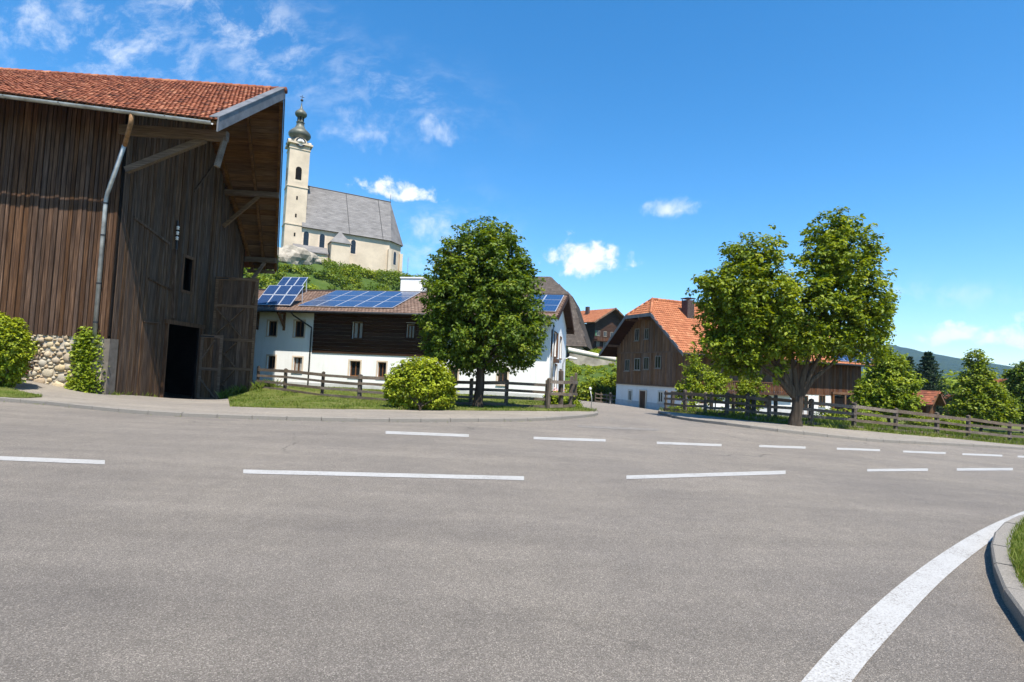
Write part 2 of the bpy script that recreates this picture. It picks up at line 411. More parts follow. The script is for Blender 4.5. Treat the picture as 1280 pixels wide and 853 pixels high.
# ------------------------------------------------------------------ terrain: a smooth surface through surveyed spots
LK = [(0, 502.5, 18), (50, 505, 17.8), (100, 511, 17.2), (150, 516, 16.8), (200, 520, 16.6), (300, 524, 16.8), (400, 527, 17), (500, 528.5, 17.6),
      (640, 527.5, 19.5), (690, 526, 20.8), (740, 521.5, 23.5), (750, 519, 25.2), (742, 515.5, 27.5), (728, 510, 32), (722, 504.5, 40), (716, 500, 52)]
RK = [(822, 516.3, 30), (828, 519, 28), (850, 525, 25.5), (890, 530, 23.5), (940, 536, 22), (990, 542.5, 21.5), (1065, 550, 22), (1140, 555, 23.5), (1280, 563, 26.5)]
LFENCE = [(322, 487, 32.3), (356, 493, 31), (402, 499, 29), (449, 503.5, 27.6), (497, 507, 26.8), (543, 510, 26.4), (588, 512, 26.2), (632, 513, 26), (682, 515, 25.6), (701, 516, 25.6), (717, 516, 26)]
RFENCE = [(832, 517, 33), (856, 519.5, 31), (881, 522, 29.6), (908, 525, 28.5), (934, 528, 27.4), (961, 531, 26.6), (1013, 535, 26), (1067, 539.5, 27), (1119, 544.5, 28), (1171, 548.5, 29), (1210, 552.5, 30), (1262, 557.5, 31.5), (1312, 562, 33), (1362, 566, 34.5)]
spots = [at(*p) for p in LK+RK+LFENCE[:9]+RFENCE[:12]]
spots += [at(*p) for p in [(130, 497, 23), (225, 502, 28), (262, 505, 29.8), (286, 504, 33), (20, 475, 22.8), (770, 507, 60), (857, 518, 50), (765, 505, 52), (800, 512, 36),
                           (1230, 587, 15), (1155, 566, 21), (860, 555.5, 16), (533, 543, 14.3), (700, 549, 15), (1000, 559, 17.5)]]
spots += [A(*p) for p in [(0, 0, 0), (-8, 2, 0), (0, 6, 0), (-10, 9, 0), (0, 10, 0), (6, 7, 0), (8, 2, 0), (0, -15, 0), (-16, -10, 0), (16, -10, -.1), (-30, 5, .1), (-40, 14, .4),
                          (-30, 22, 1.1), (-45, 30, 1.4), (-24, 20, .7), (2.2, 34, 0), (-8, 36, 0), (-20, 42, .1), (-20, 55, .3), (2, 50, -.3), (30, 45, -1.5), (45, 40, -1.8), (40, 60, -1.7), (20, 8, -.35), (35, 15, -1.0), (60, 30, -2), (60, 5, -1.4), (0, 65, -.8), (14, 72, -1.4)]]
spots = np.array(spots)
_P = spots[:, :2]/20.0
def _phi(d2): return np.where(d2 > 1e-12, .5*d2*np.log(d2+1e-12), 0)
_d2 = ((_P[:, None]-_P[None])**2).sum(-1); _n = len(_P)
_M = np.zeros((_n+3, _n+3)); _M[:_n, :_n] = _phi(_d2)+np.eye(_n)*.004
_M[:_n, _n] = 1; _M[:_n, _n+1:] = _P; _M[_n:, :_n] = _M[:_n, _n:].T
_W = np.linalg.solve(_M, np.concatenate([spots[:, 2], [0, 0, 0]]))
def T(x, y):
    x = np.asarray(x, float); y = np.asarray(y, float); sh = x.shape
    q = np.stack([x.ravel(), y.ravel()], 1)
    p = q/20.0
    d2 = ((p[:, None]-_P[None])**2).sum(-1)
    z = _phi(d2)@_W[:_n] + _W[_n] + p@_W[_n+1:]
    d = np.hypot((q[:, 0]-5)/1.15, q[:, 1]-25)
    k = np.clip((d-42)/40, 0, 1); k = k*k*(3-2*k)
    far = np.clip(-.8-.02*q[:, 0], -2.2, .8)
    return (z*(1-k)+far*k).reshape(sh)
def Tz(x, y): return float(T(np.array([x]), np.array([y]))[0])
def ground(px, py, y0=2.0, y1=110.0):
    d = ray(px, py); d = d/d[1]
    ys = np.arange(y0, y1, .1); h = EYE+d[2]*ys - T(d[0]*ys, ys)
    i = np.argmax(h < 0)
    if h[i] >= 0: i = len(ys)-1
    a, b = ys[max(i-1, 0)], ys[i]; ha, hb = h[max(i-1, 0)], h[i]
    Y = a + (b-a)*(ha/(ha-hb+1e-12)) if ha != hb else b
    return A(d[0]*Y, Y, Tz(d[0]*Y, Y))
def G(x, y, dz=0): return A(x, y, Tz(x, y)+dz)
def resample(pts, step):
    pts = [np.asarray(p[:2], float) for p in pts]; seg = [np.linalg.norm(b-a) for a, b in zip(pts, pts[1:])]
    L = sum(seg); n = max(1, round(L/step)); out = []; cum = np.concatenate([[0], np.cumsum(seg)])
    for s in np.linspace(0, L, n+1):
        i = min(np.searchsorted(cum, s, 'right')-1, len(seg)-1); out.append(pts[i]+(pts[i+1]-pts[i])*((s-cum[i])/max(seg[i], 1e-9)))
    return out
def smooth_line(pts, it=2):
    pts = [np.asarray(p[:2], float) for p in pts]
    for _ in range(it):
        q = [pts[0]]
        for a, b in zip(pts, pts[1:]): q += [a*.75+b*.25, a*.25+b*.75]
        pts = q+[pts[-1]]
    return pts
def offset(pts, d):        # to the left of the walking direction
    pts = [np.asarray(p[:2], float) for p in pts]; out = []
    for i, p in enumerate(pts):
        t_ = nz(pts[min(i+1, len(pts)-1)]-pts[max(i-1, 0)]); out.append(p+A(-t_[1], t_[0])*d)
    return out
def in_poly(x, y, poly):
    x = np.asarray(x); y = np.asarray(y); c = np.zeros(x.shape, bool); n = len(poly)
    for i in range(n):
        x1, y1 = poly[i][:2]; x2, y2 = poly[(i+1) % n][:2]
        if y1 == y2: continue
        c ^= ((y1 > y) != (y2 > y)) & (x < (x2-x1)*(y-y1)/(y2-y1)+x1)
    return c
def region(name, outline, dz, mat, step=1.0, parent=None, skirt=.3, bumpy=0.0, **tags):
    ol = resample(list(outline)+[outline[0]], .6)[:-1]; P = np.array(ol)
    xs = np.arange(P[:, 0].min(), P[:, 0].max(), step); ys = np.arange(P[:, 1].min(), P[:, 1].max(), step)
    gx, gy = np.meshgrid(xs, ys); gx = gx.ravel()+.013; gy = gy.ravel()+.017
    k = in_poly(gx, gy, ol); gx, gy = gx[k], gy[k]
    vs = [Vector(p) for p in ol]+[Vector(p) for p in zip(gx, gy)]; n = len(ol)
    v2, _, f2, *_ = delaunay_2d_cdt(vs, [(i, (i+1) % n) for i in range(n)], [], 1, 1e-4)
    q = np.array([(p.x, p.y) for p in v2]); z = T(q[:, 0], q[:, 1])+dz
    if bumpy: z[n:] += rng.uniform(0, bumpy, len(z)-n)
    mb = MB(); mb.v = [(a, b, c_) for (a, b), c_ in zip(q, z)]; mb.f = [tuple(f) for f in f2]; mb.t = [.5]*len(f2)
    zo = T(P[:, 0], P[:, 1])
    for i in range(n):
        j = (i+1) % n
        mb.poly([(*P[i], zo[i]+dz), (*P[i], zo[i]+dz-skirt), (*P[j], zo[j]+dz-skirt), (*P[j], zo[j]+dz)])
    me = mb.mesh(name); me.materials.append(MATS[mat])
    import bmesh
    bm = bmesh.new(); bm.from_mesh(me); bmesh.ops.remove_doubles(bm, verts=bm.verts, dist=1e-4); bmesh.ops.recalc_face_normals(bm, faces=bm.faces); bm.to_mesh(me); bm.free()
    return link(name, me, parent, **tags)
def kerb(line, parent, step=1.0, wd=.14, ht=.125, mat='kerb_granite', jitter=.006):
    """a row of kerb stones; the stone lies to the left of the line"""
    p = resample(line, step); q = offset(p, wd); n = len(p)
    for i in range(n-1):
        a, b, c_, d = p[i], p[i+1], q[i+1], q[i]
        g = .008/max(np.linalg.norm(b-a), .1)
        a, b, d, c_ = a+(b-a)*g, b-(b-a)*g, d+(c_-d)*g, c_-(c_-d)*g
        h = ht+random.uniform(-jitter, jitter); o = (a+b+c_+d)/4; oz = Tz(*o)
        lo = [(*(v-o), Tz(*v)-.12-oz) for v in (a, b, c_, d)]; bev = .018
        ia, ib = a+(d-a)*bev/wd, b+(c_-b)*bev/wd
        mid = [(*(v-o), Tz(*v)+h-bev-oz) for v in (a, b)]
        top = [(*(v-o), Tz(*v)+h-oz) for v in (ia, ib, c_, d)]
        mb = MB(); k = lo+mid+top; mb.v = [tuple(map(float, v)) for v in k]
        mb.f = [(0, 1, 5, 4), (4, 5, 7, 6), (6, 7, 8, 9), (1, 2, 8, 7, 5), (3, 0, 4, 6, 9), (2, 3, 9, 8)]; mb.t = [.5]*6
        me = mb.mesh('kerb_stone'); me.materials.append(MATS[mat]); link('kerb_stone', me, parent, (*o, oz))

# ------------------------------------------------------------------ ground, road, pavements
def sheet(name, xs, ys, fz, mat, **tags):
    gx, gy = np.meshgrid(xs, ys); z = fz(gx, gy); nx, ny = len(xs), len(ys)
    mb = MB(); mb.v = list(zip(gx.ravel().tolist(), gy.ravel().tolist(), z.ravel().tolist()))
    mb.f = [(j*nx+i, j*nx+i+1, (j+1)*nx+i+1, (j+1)*nx+i) for j in range(ny-1) for i in range(nx-1)]; mb.t = [.5]*len(mb.f)
    return mb.build(name, mat, None, True, **tags)
ar = np.arange
sheet('road', np.concatenate([ar(-80, -30, 2.5), ar(-30, 40, .5), ar(40, 80, 2.5)]), np.concatenate([ar(-30, -4, 2), ar(-4, 40, .5), ar(40, 82, 1.5)]), T, 'asphalt', kind='structure')
gr = np.concatenate([-np.geomspace(6000, 90, 14), ar(-80, 81, 5), np.geomspace(90, 6000, 14)])
sheet('ground', gr, gr, lambda x, y: T(x, y)-.16-np.clip((np.hypot(x, y)-120)*.004, 0, 6), 'meadow', kind='structure')

lk = smooth_line([(-75, 19.5), (-40, 18.6), (-24, 18.2)]+[at(*p)[:2] for p in LK])
lk_in = offset(lk, .13)
left_ol = lk_in+[A(2.5, 66), A(-75, 66)]
lpave = region('pavement', left_ol, .11, 'pavement', .8, kind='structure')
kerb([p for p in lk if -26 < p[0] and p[1] < 60], lpave)
rk = smooth_line([(14.2, 47.5), (11.2, 41), (9.3, 35)]+[at(*p)[:2] for p in RK]+[(38, 33.5), (60, 46), (78, 57)])
rk_in = offset(rk, .13)
right_ol = rk_in+[A(78, 80), A(18, 80), A(22, 52)]
rpave = region('pavement', right_ol, .11, 'pavement', .8, kind='structure')
kerb([p for p in rk if p[0] < 40], rpave)
# lawns
back_edge = smooth_line([ground(*p)[:2] for p in [(287, 512), (330, 513.5), (400, 515), (480, 515.5), (560, 516.5), (640, 517), (700, 517.5), (728, 517)]]+[at(739, 516, 25.4)[:2], at(737, 514.5, 27)[:2]])
lawn1_ol = back_edge+[A(3.6, 31), A(3.7, 45), A(3.4, 62), A(-70, 62), A(-70, 38), A(-18.2, 36.2), A(-15.9, 31.8)]
region('lawn', lawn1_ol, .15, 'lawn', .45, skirt=.1, bumpy=.05, kind='structure')
lawn2_ol = smooth_line([ground(*p)[:2] for p in [(52, 501), (30, 502.5), (-40, 500), (-140, 498)]]+[A(-30, 19.4), A(-30, 21.0)]+[ground(*p)[:2] for p in [(-40, 485), (0, 488), (30, 495), (54, 500)]], 1)
region('lawn', lawn2_ol, .15, 'lawn', .3, skirt=.1, bumpy=.04, kind='structure')
fr = [at(*p)[:2] for p in RFENCE]
lawn3_front = smooth_line([at(834, 517, 35.5)[:2], at(831, 518, 32.8)[:2]]+[f-A(.1, .55) for f in fr[1:12]]+[A(38, 36.6), A(77, 62)])
lawn3_ol = lawn3_front+[A(77, 79), A(40, 79), A(33, 56), A(17.5, 47.5), A(12.5, 40)]
region('lawn', lawn3_ol, .15, 'lawn', .5, skirt=.1, bumpy=.06, kind='structure')
# verge beside the camera
nk = smooth_line([(40, 17.5), (24, 14.2), (13, 10.9)]+[ground(*p)[:2] for p in [(1292, 650), (1264, 658), (1244, 674), (1236, 698), (1249, 746), (1280, 797)]]+[(2.75, 2.2), (2.3, 0), (2.2, -8), (2.2, -28)])
nk_in = offset(nk, .13)
verge_ol = nk_in+[A(40, -28)]
vp = region('verge', verge_ol, .105, 'lawn', .5, kind='structure', bumpy=.03)
kerb([p for p in nk if p[0] < 22 and p[1] > -3], vp, .8, .15, .13, 'kerb_granite')

# ------------------------------------------------------------------ road markings
def strip(name, left, right, mat='paint', dz=.006, n=None):
    a = resample(left, .3); n = len(a)-1
    L_ = sum(np.linalg.norm(np.subtract(q[:2], p[:2])) for p, q in zip(right, right[1:])); b = resample(right, L_/n)
    m_ = min(len(a), len(b)); mb = MB()
    for p, q in zip(a[:m_], b[:m_]):
        c_ = (p+q)/2
        mb.v += [(*p, Tz(*p)+dz), (*c_, Tz(*c_)+dz), (*q, Tz(*q)+dz)]
    mb.f = [(3*i+k, 3*i+k+1, 3*i+k+4, 3*i+k+3) for i in range(m_-1) for k in (0, 1)]; mb.t = [.5]*len(mb.f)
    o = mb.build(name, mat, None, kind='structure')
    for p in o.data.polygons:
        if p.normal.z < 0: p.flip()
    return o
def dash(x0, y0, x1, y1, h, mat='paint'):
    n = 7; xs = np.linspace(x0, x1, n); ys = np.linspace(y0, y1, n)
    strip('road_marking', [ground(x, y-h/2)[:2] for x, y in zip(xs, ys)], [ground(x, y+h/2)[:2] for x, y in zip(xs, ys)], mat)
for d in [(-160, 567, 131, 578.5, 5.2), (304, 590, 655, 598.5, 5), (783, 597.3, 982, 591, 4.6), (1084, 588.3, 1160, 587.6, 3.2), (1196, 587.3, 1266, 587, 3.2), (1310, 587.3, 1375, 588, 3),
          (482, 541, 586, 545, 3.6), (667, 548, 757, 551, 3.2), (821, 554, 902, 557, 3), (949, 558, 1007, 560, 2.8), (1046, 561.3, 1100, 563.2, 2.6), (1129, 564.8, 1182, 566.8, 2.4), (1203, 568, 1253, 570, 2.3), (1272, 571, 1318, 573, 2.2)]:
    dash(*d)
dash(722, 533.3, 823, 537.8, 2.6, 'worn_paint')
strip('road_marking', smooth_line([ground(*p)[:2] for p in [(900, 985), (1000, 853), (1060, 788), (1130, 725), (1200, 677), (1252, 650), (1310, 629)]]+[A(12.6, 11.7), A(24, 14.7), A(40, 18)]),
      smooth_line([ground(*p)[:2] for p in [(980, 985), (1063, 853), (1108, 800), (1174, 728), (1226, 686), (1264, 660), (1322, 634.5)]]+[A(12.65, 11.5), A(24.03, 14.55), A(40, 17.85)]))
# ------------------------------------------------------------------ frames and building helpers
class Frame:
    def __init__(s, o, deg): s.o = np.asarray(o, float); s.deg = deg; a = R(deg); s.x = A(math.cos(a), math.sin(a), 0); s.y = A(-math.sin(a), math.cos(a), 0)
    def local(s, p): q = np.asarray(p, float)-s.o; return A(q@s.x, q@s.y, q[2])
    def world(s, p): return s.o+s.x*p[0]+s.y*p[1]+A(0, 0, p[2])
    def hit(s, px, py, p0, n):
        d = ray(px, py); dl = A(d@s.x, d@s.y, d[2]); c_ = s.local((0, 0, EYE)); n = np.asarray(n, float)
        return c_+dl*(((np.asarray(p0, float)-c_)@n)/(dl@n))
    def on_y(s, px, py, y=0): return s.hit(px, py, (0, y, 0), (0, 1, 0))
    def on_x(s, px, py, x=0): return s.hit(px, py, (x, 0, 0), (1, 0, 0))
    def ground(s, x, y): q = s.world((x, y, 0)); return Tz(q[0], q[1])-s.o[2]
def tile_field(o, u, v, L, Sl, inside=None, tw=.2, th=.3, lift=.02, thick=.022, wob=.012, curve=.02, spread=.14):
    """rows of overlapping tiles on a slope: u along the eave, v up the slope"""
    o, u, v = np.asarray(o, float), nz(u), nz(v); n = np.cross(u, v)
    if n[2] < 0: n = -n
    mb = MB(); rows = int(Sl/th)+1
    for j in range(rows):
        sh = (j % 2)*tw/2
        for i in range(int(L/tw)+2):
            s0 = i*tw-sh+random.uniform(-wob, wob)*.4; t0 = j*th+random.uniform(-wob, wob)
            sm, tm = s0+tw/2, t0+th/2
            if sm < 0 or sm > L or t0 > Sl-.05: continue
            if inside and not inside(sm, tm): continue
            h = lift+random.uniform(0, wob); k = len(mb.v); w_ = tw*.94; t1 = min(t0+th*1.12, Sl)
            for tt, hh in ((t0, h+thick), (t1, h-thick*.3)):
                for ss, cc in ((0, 0), (.5, curve), (1, 0)):
                    mb.v.append(tuple(o+u*(s0+ss*w_)+v*tt+n*(hh+cc)))
            for ss in (0, 1): mb.v.append(tuple(o+u*(s0+ss*w_)+v*t0+n*(h-.01)))
            mb.f += [(k, k+1, k+4, k+3), (k+1, k+2, k+5, k+4), (k+6, k+7, k+2, k+1, k)]
            tt = min(1, max(0, random.gauss(.5, spread))); mb.t += [tt]*3
    return mb
def holed_wall(u0, u1, z0, z1, holes, place, thick=.25):
    """rectangular wall with openings; place(u, depth, z) -> local point"""
    us = sorted({u0, u1, *[h[0] for h in holes], *[h[1] for h in holes]}); zs = sorted({z0, z1, *[h[2] for h in holes], *[h[3] for h in holes]})
    mb = MB()
    for a, b in zip(us, us[1:]):
        for c_, d in zip(zs, zs[1:]):
            if any(h[0] < (a+b)/2 < h[1] and h[2] < (c_+d)/2 < h[3] for h in holes): continue
            mb.poly([place(a, 0, c_), place(b, 0, c_), place(b, 0, d), place(a, 0, d)])
    for a, b, c_, d in holes:
        mb.poly([place(a, 0, c_), place(a, thick, c_), place(a, thick, d), place(a, 0, d)]); mb.poly([place(b, 0, d), place(b, thick, d), place(b, thick, c_), place(b, 0, c_)])
        mb.poly([place(a, 0, c_), place(b, 0, c_), place(b, thick, c_), place(a, thick, c_)]); mb.poly([place(a, 0, d), place(a, thick, d), place(b, thick, d), place(b, 0, d)])
    return mb
def window(parent, place, a, b, z0, z1, dep=.12, fw=.07, mats=('window_wood', 'pane'), cross=True, sill=True, curtain=False, trim=None):
    """place(u, depth, z); dep is the depth of the frame's face behind the wall plane (negative: proud)"""
    fr_ = MB()
    def bx(mb, ua, ub, za, zb, d0, d1):
        mb.hexa([place(ua, d0, za), place(ub, d0, za), place(ub, d1, za), place(ua, d1, za), place(ua, d0, zb), place(ub, d0, zb), place(ub, d1, zb), place(ua, d1, zb)])
    d0, d1 = dep, dep+.07
    bx(fr_, a, a+fw, z0, z1, d0, d1); bx(fr_, b-fw, b, z0, z1, d0, d1)
    bx(fr_, a+fw, b-fw, z0, z0+fw, d0, d1); bx(fr_, a+fw, b-fw, z1-fw, z1, d0, d1)
    m_ = (a+b)/2
    if cross: bx(fr_, m_-fw*.4, m_+fw*.4, z0+fw, z1-fw, d0+.003, d1)
    o = fr_.build('window', mats[0], parent)
    bx(p := MB(), a+fw*.5, b-fw*.5, z0+fw*.5, z1-fw*.5, d0+.045, d0+.06); p.build('pane', mats[1], o)
    if curtain:
        cmb = MB(); ww = (b-a-2*fw)
        for ca, cb in ((a+fw, a+fw+ww*.36), (b-fw-ww*.36, b-fw)): bx(cmb, ca, cb, z0+fw, z1-fw, d0+.036, d0+.04)
        cmb.build('curtain', 'curtain', o)
    if sill: bx(s_ := MB(), a-.08, b+.08, z0-.07, z0-.004, min(d0, 0)-.07, d0+.05); s_.build('sill', trim or mats[0], o)
    if trim:
        tm = MB(); q = .1
        bx(tm, a-q, a-.004, z0, z1+q, -.018, .02); bx(tm, b+.004, b+q, z0, z1+q, -.018, .02); bx(tm, a, b, z1+.004, z1+q, -.016, .02); tm.build('surround', trim, o)
    return o
def clad_boards(name, parent, place, spans, mat, dep=.03, gap=.014):
    for (a, b, z0, z1) in spans:
        me_key = board_mesh(b-a-gap, dep, z1-z0, mat)
        p0 = place((a+b)/2, 0, z0); p1 = place((a+b)/2+1, 0, z0)
        o = link(name, me_key, parent, p0); o.rotation_euler[2] = math.atan2(p1[1]-p0[1], p1[0]-p0[0])
def split_span(z0, z1, cuts):
    out = [(z0, z1)]
    for c0, c1 in cuts:
        nx = []
        for a, b in out:
            if c1 <= a or c0 >= b: nx.append((a, b)); continue
            if c0 > a: nx.append((a, c0))
            if c1 < b: nx.append((c1, b))
        out = nx
    return [(a, b) for a, b in out if b-a > .05]
def solar_panel(parent, o, u, v, n, L, H):
    """one framed module lying on corner o, u along, v up the slope"""
    o, u, v, n = (np.asarray(q, float) for q in (o, u, v, n))
    fr_ = MB().obox(o+u*L/2+v*H/2, u*L/2, v*H/2, n*.02); p = fr_.build('solar_panel', 'alu', parent)
    g = MB(); e = .032
    g.poly([o+u*e+v*e+n*.024, o+u*(L-e)+v*e+n*.024, o+u*(L-e)+v*(H-e)+n*.024, o+u*e+v*(H-e)+n*.024])
    me = g.mesh('cells'); uv = me.uv_layers.new(name='UVMap')
    for i, c_ in enumerate(((0, 0), (1, 0), (1, 1), (0, 1))): uv.data[i].uv = c_
    if me.polygons[0].normal @ Vector(n) < 0: me.flip_normals()
    me.materials.append(MATS['solar']); link('cells', me, p)
    return p

# ------------------------------------------------------------------ the big barn
B = Frame(at(130, 497, 23), 3)
barn = thing('barn', 'huge dark weathered timber barn with red tiled roof on a fieldstone base', 'barn', B.o, R(3))
E = B.on_y(271, 152, -1.3); RG = B.on_y(355, 114, 5.0); FE = B.on_y(346, 336, 13.3)
ez, rz, fz = E[2], RG[2], FE[2]; k1 = (rz-ez)/6.3; k2 = (rz-fz)/8.3; XL = -34.0
def zr(y): return ez+(y+1.3)*k1 if y < 5 else rz-(y-5)*k2
PL = 2.5                                     # top of the stone base
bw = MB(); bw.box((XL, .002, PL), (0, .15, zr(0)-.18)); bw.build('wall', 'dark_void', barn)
x = -.03
while x > -8.2:                              # front boards, one by one
    w_ = random.choice((.15, .17, .19, .21)); z0 = PL-.06+random.uniform(-.04, .03)
    clad_boards('board', barn, lambda u, d, z: (u, 0, z), [(x-w_, x, z0, round(zr(0)-.2-z0-x*.03, 1)+z0)], 'barn_wood', random.choice((.02, .035, .055)), .03); x -= w_
mb = MB()
while x > XL:
    mb.box((x-.2, -.03, PL-.05), (x-.012, 0, zr(0)-.25)); x -= .2
mb.build('boarding', 'barn_wood', barn)
# stone base
mb = MB(); mb.box((XL, .03, -2.2), (-.15, .6, PL-.0)); mb.build('stone_base', 'mortar', barn)
stm = []
import bmesh
for i in range(6):
    bm = bmesh.new(); bmesh.ops.create_icosphere(bm, subdivisions=2, radius=1.0); r_ = np.random.default_rng(50+i); ph = r_.uniform(0, 6, 6); am = r_.uniform(.04, .12, 3)
    for v_ in bm.verts:
        p = v_.co.copy(); k = 1+am[0]*math.sin(3*p.x+ph[0])+am[1]*math.sin(4*p.z+ph[1])+am[2]*math.sin(3*p.y+5*p.x+ph[2])
        q = .82; v_.co = Vector((math.copysign(abs(p.x)**q, p.x)*k, p.y*.62*k, math.copysign(abs(p.z)**q, p.z)*k))
    me = bpy.data.meshes.new('stone'); bm.to_mesh(me); bm.free(); me.materials.append(MATS['stone']); me.polygons.foreach_set('use_smooth', [True]*len(me.polygons)); stm.append(me)
placed = []
for tr in range(16000):
    z = random.uniform(-.3, PL-.1); x = random.uniform(-5.6, -.45); big = 1-(z/PL)*.45
    rx = random.uniform(.10, .27)*big if 400 < tr < 6000 else random.uniform(.05, .11) if tr >= 6000 else random.uniform(.2, .3)*big; rzz = rx*random.uniform(.62, .95)
    gz = B.ground(x, 0)
    if z-rzz*.6 < gz-.1 or z+rzz > PL-.02: continue
    if z > 1.75 and (x > -1.5 or random.random() < .8): continue
    if any(abs(x-q[0]) < (rx+q[2])*.93 and abs(z-q[1]) < (rzz+q[3])*.93 and ((x-q[0])/(rx+q[2]))**2+((z-q[1])/(rzz+q[3]))**2 < .86 for q in placed): continue
    placed.append((x, z, rx, rzz))
    if len(placed) > 290: break
for (x, z, rx, rzz) in placed:
    o = link('stone', random.choice(stm), barn, (x, .03, z)); o.scale = (rx, .16*random.uniform(.7, 1.1), rzz); o.rotation_euler = (0, random.uniform(-.3, .3), 0)
MB().box((-.15, -.05, -1.6), (.08, .5, PL-.1)).build('corner_pillar', 'concrete', barn)
# gable wall
GW = FE[1]-1.2
d0 = B.on_x(204, 460)[1]; d1 = B.on_x(246, 460)[1]; dtop = B.on_x(225, 407)[2]
wy0 = B.on_x(228, 340)[1]; wy1 = B.on_x(240, 340)[1]; wz0 = B.on_x(234, 364)[2]; wz1 = B.on_x(234, 323)[2]
gpl = lambda u, d, z: (-d, u, z)
mb = MB(); y = .12
while y < GW:
    w_ = random.choice((.16, .18, .2, .22)); yb = min(y+w_, GW); ym = (y+yb)/2
    z0 = B.ground(.1, ym)+.06; top = zr(ym)-.16; z0 = min(z0, PL)
    cuts = []
    if d0 < ym < d1: cuts.append((-5, dtop))
    if wy0 < ym < wy1: cuts.append((wz0, wz1))
    for a, b in split_span(z0, top, cuts):
        mb.box((-.12, y, a-.2 if a == z0 else a), (-.003, yb, b))
        clad_boards('board', barn, gpl, [(y, yb, a+random.uniform(0, .05), round(b-a, 1)+a)], 'gable_wood', random.choice((.02, .035, .055)), .026)
    y = yb
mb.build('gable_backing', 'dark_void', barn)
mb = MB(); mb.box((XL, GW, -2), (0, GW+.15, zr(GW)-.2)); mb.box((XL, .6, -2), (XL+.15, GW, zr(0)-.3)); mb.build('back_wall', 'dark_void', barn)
mb = MB(); mb.beam((.06, d0-.1, B.ground(0, d0)-.1), (.06, d0-.1, dtop+.2), .1, .2); mb.beam((.06, d1+.08, B.ground(0, d1)-.1), (.06, d1+.08, dtop+.2), .1, .16); mb.beam((.07, d0-.3, dtop+.1), (.07, d1+.3, dtop+.1), .12, .2)
mb.build('door_frame', 'door_wood', barn)
mb = MB()
for ya, yb, za, zb in ((wy0-.14, wy0, wz0-.14, wz1+.14), (wy1, wy1+.14, wz0-.14, wz1+.14), (wy0, wy1, wz0-.14, wz0), (wy0, wy1, wz1, wz1+.14)): mb.box((-.1, ya, za), (.08, yb, zb))
wo = mb.build('window', 'door_wood', barn)
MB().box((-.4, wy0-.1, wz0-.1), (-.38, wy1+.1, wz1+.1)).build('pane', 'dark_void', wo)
# braces and trim seen on the gable
def trim_beam(name, pa, pb, wd, ht, mat='gable_wood', out=.09):
    a = B.on_x(*pa, out); b = B.on_x(*pb, out); MB().beam(a, b, wd, ht, (1, 0, 0)).build(name, mat, barn)
trim_beam('trim_board', (168, 272), (212, 305), .1, .05); trim_beam('trim_board', (219, 312), (216, 398), .1, .14); trim_beam('trim_board', (243, 240), (268, 206), .1, .05)
trim_beam('trim_board', (186, 348), (214, 362), .08, .05); trim_beam('trim_board', (180, 402), (200, 404), .05, .08)
for q in range(3):
    p = B.on_x(222.5-q*.6, 285+q*6.5, .14); MB().lathe([(0, -.09), (.07, -.08), (.05, 0), (.08, .02), (.05, .08), (0, .09)], p, 10).build('insulator', 'sign_white', barn, True)
a = B.on_x(222, 276, .07); b = B.on_x(220.5, 312, .07); MB().beam(a, b, .09, .06, (1, 0, 0)).build('mast', 'dark_metal', barn)
# roof
u_ = A(1, 0, 0); v1 = nz(A(0, 6.3, rz-ez)); v2 = nz(A(0, 8.3, fz-rz)); nn1 = nz(A(0, -(rz-ez), 6.3))
mb = MB()
for j in range(10):
    for i in range(16):
        def rp(a_, b_): xe_ = E[0]+(RG[0]-E[0])*b_; return A(XL+(xe_-XL)*a_, -1.3+6.3*b_, ez+(rz-ez)*b_-.01)
        mb.slab([rp(i/16, j/10), rp((i+1)/16, j/10), rp((i+1)/16, (j+1)/10), rp(i/16, (j+1)/10)], (0, 0, -.12))
mb.build('roof', 'soffit_wood', barn)
mb = MB(); mb.slab([(XL, 5, rz+.02), (RG[0], 5, rz+.02), (FE[0], 13.3, fz+.02), (XL, 13.3, fz+.02)], (0, 0, -.05)); mb.build('roof', 'tile_red', barn, tint=True)
Lr = E[0]-XL; S1 = math.hypot(6.3, rz-ez)
tile_field((XL, -1.36, ez-.0), u_, v1, Lr, S1+.05, lambda s, t_: s > 14, .18, .27, .03, .03, .02, .025, .22).build('roof_tiles', 'tile_red', barn, tint=True, kind='stuff')
x = XL+14
while x < RG[0]-.1:
    o = MB(); o.tube([(0, 0, 0), (.42, 0, .012)], [.15, .175], 8); o.t = [random.uniform(.2, .9)]*len(o.t); o.build('ridge_tile', 'tile_red', barn, True, True).location = (x, 5, rz+.03); x += .39
nrm = nz(np.cross(RG-E, (1, 0, 0)))
mb = MB(); mb.obox((E+RG)/2+A(.045, 0, -.12), (RG-E)/2+nz(RG-E)*.02, A(.03, 0, 0), A(0, 0, .29)); mb.build('barge_board', 'grey_board', barn)
MB().obox((E+RG)/2+A(-.1, 0, .19), (RG-E)/2, A(.2, 0, 0), A(0, 0, .02)).build('verge_flashing', 'grey_board', barn)
mb = MB(); mb.obox((RG+FE)/2+A(.05, 0, -.1), (FE-RG)/2, A(.03, 0, 0), A(0, 0, .17)); mb.build('barge_board', 'grey_board', barn)
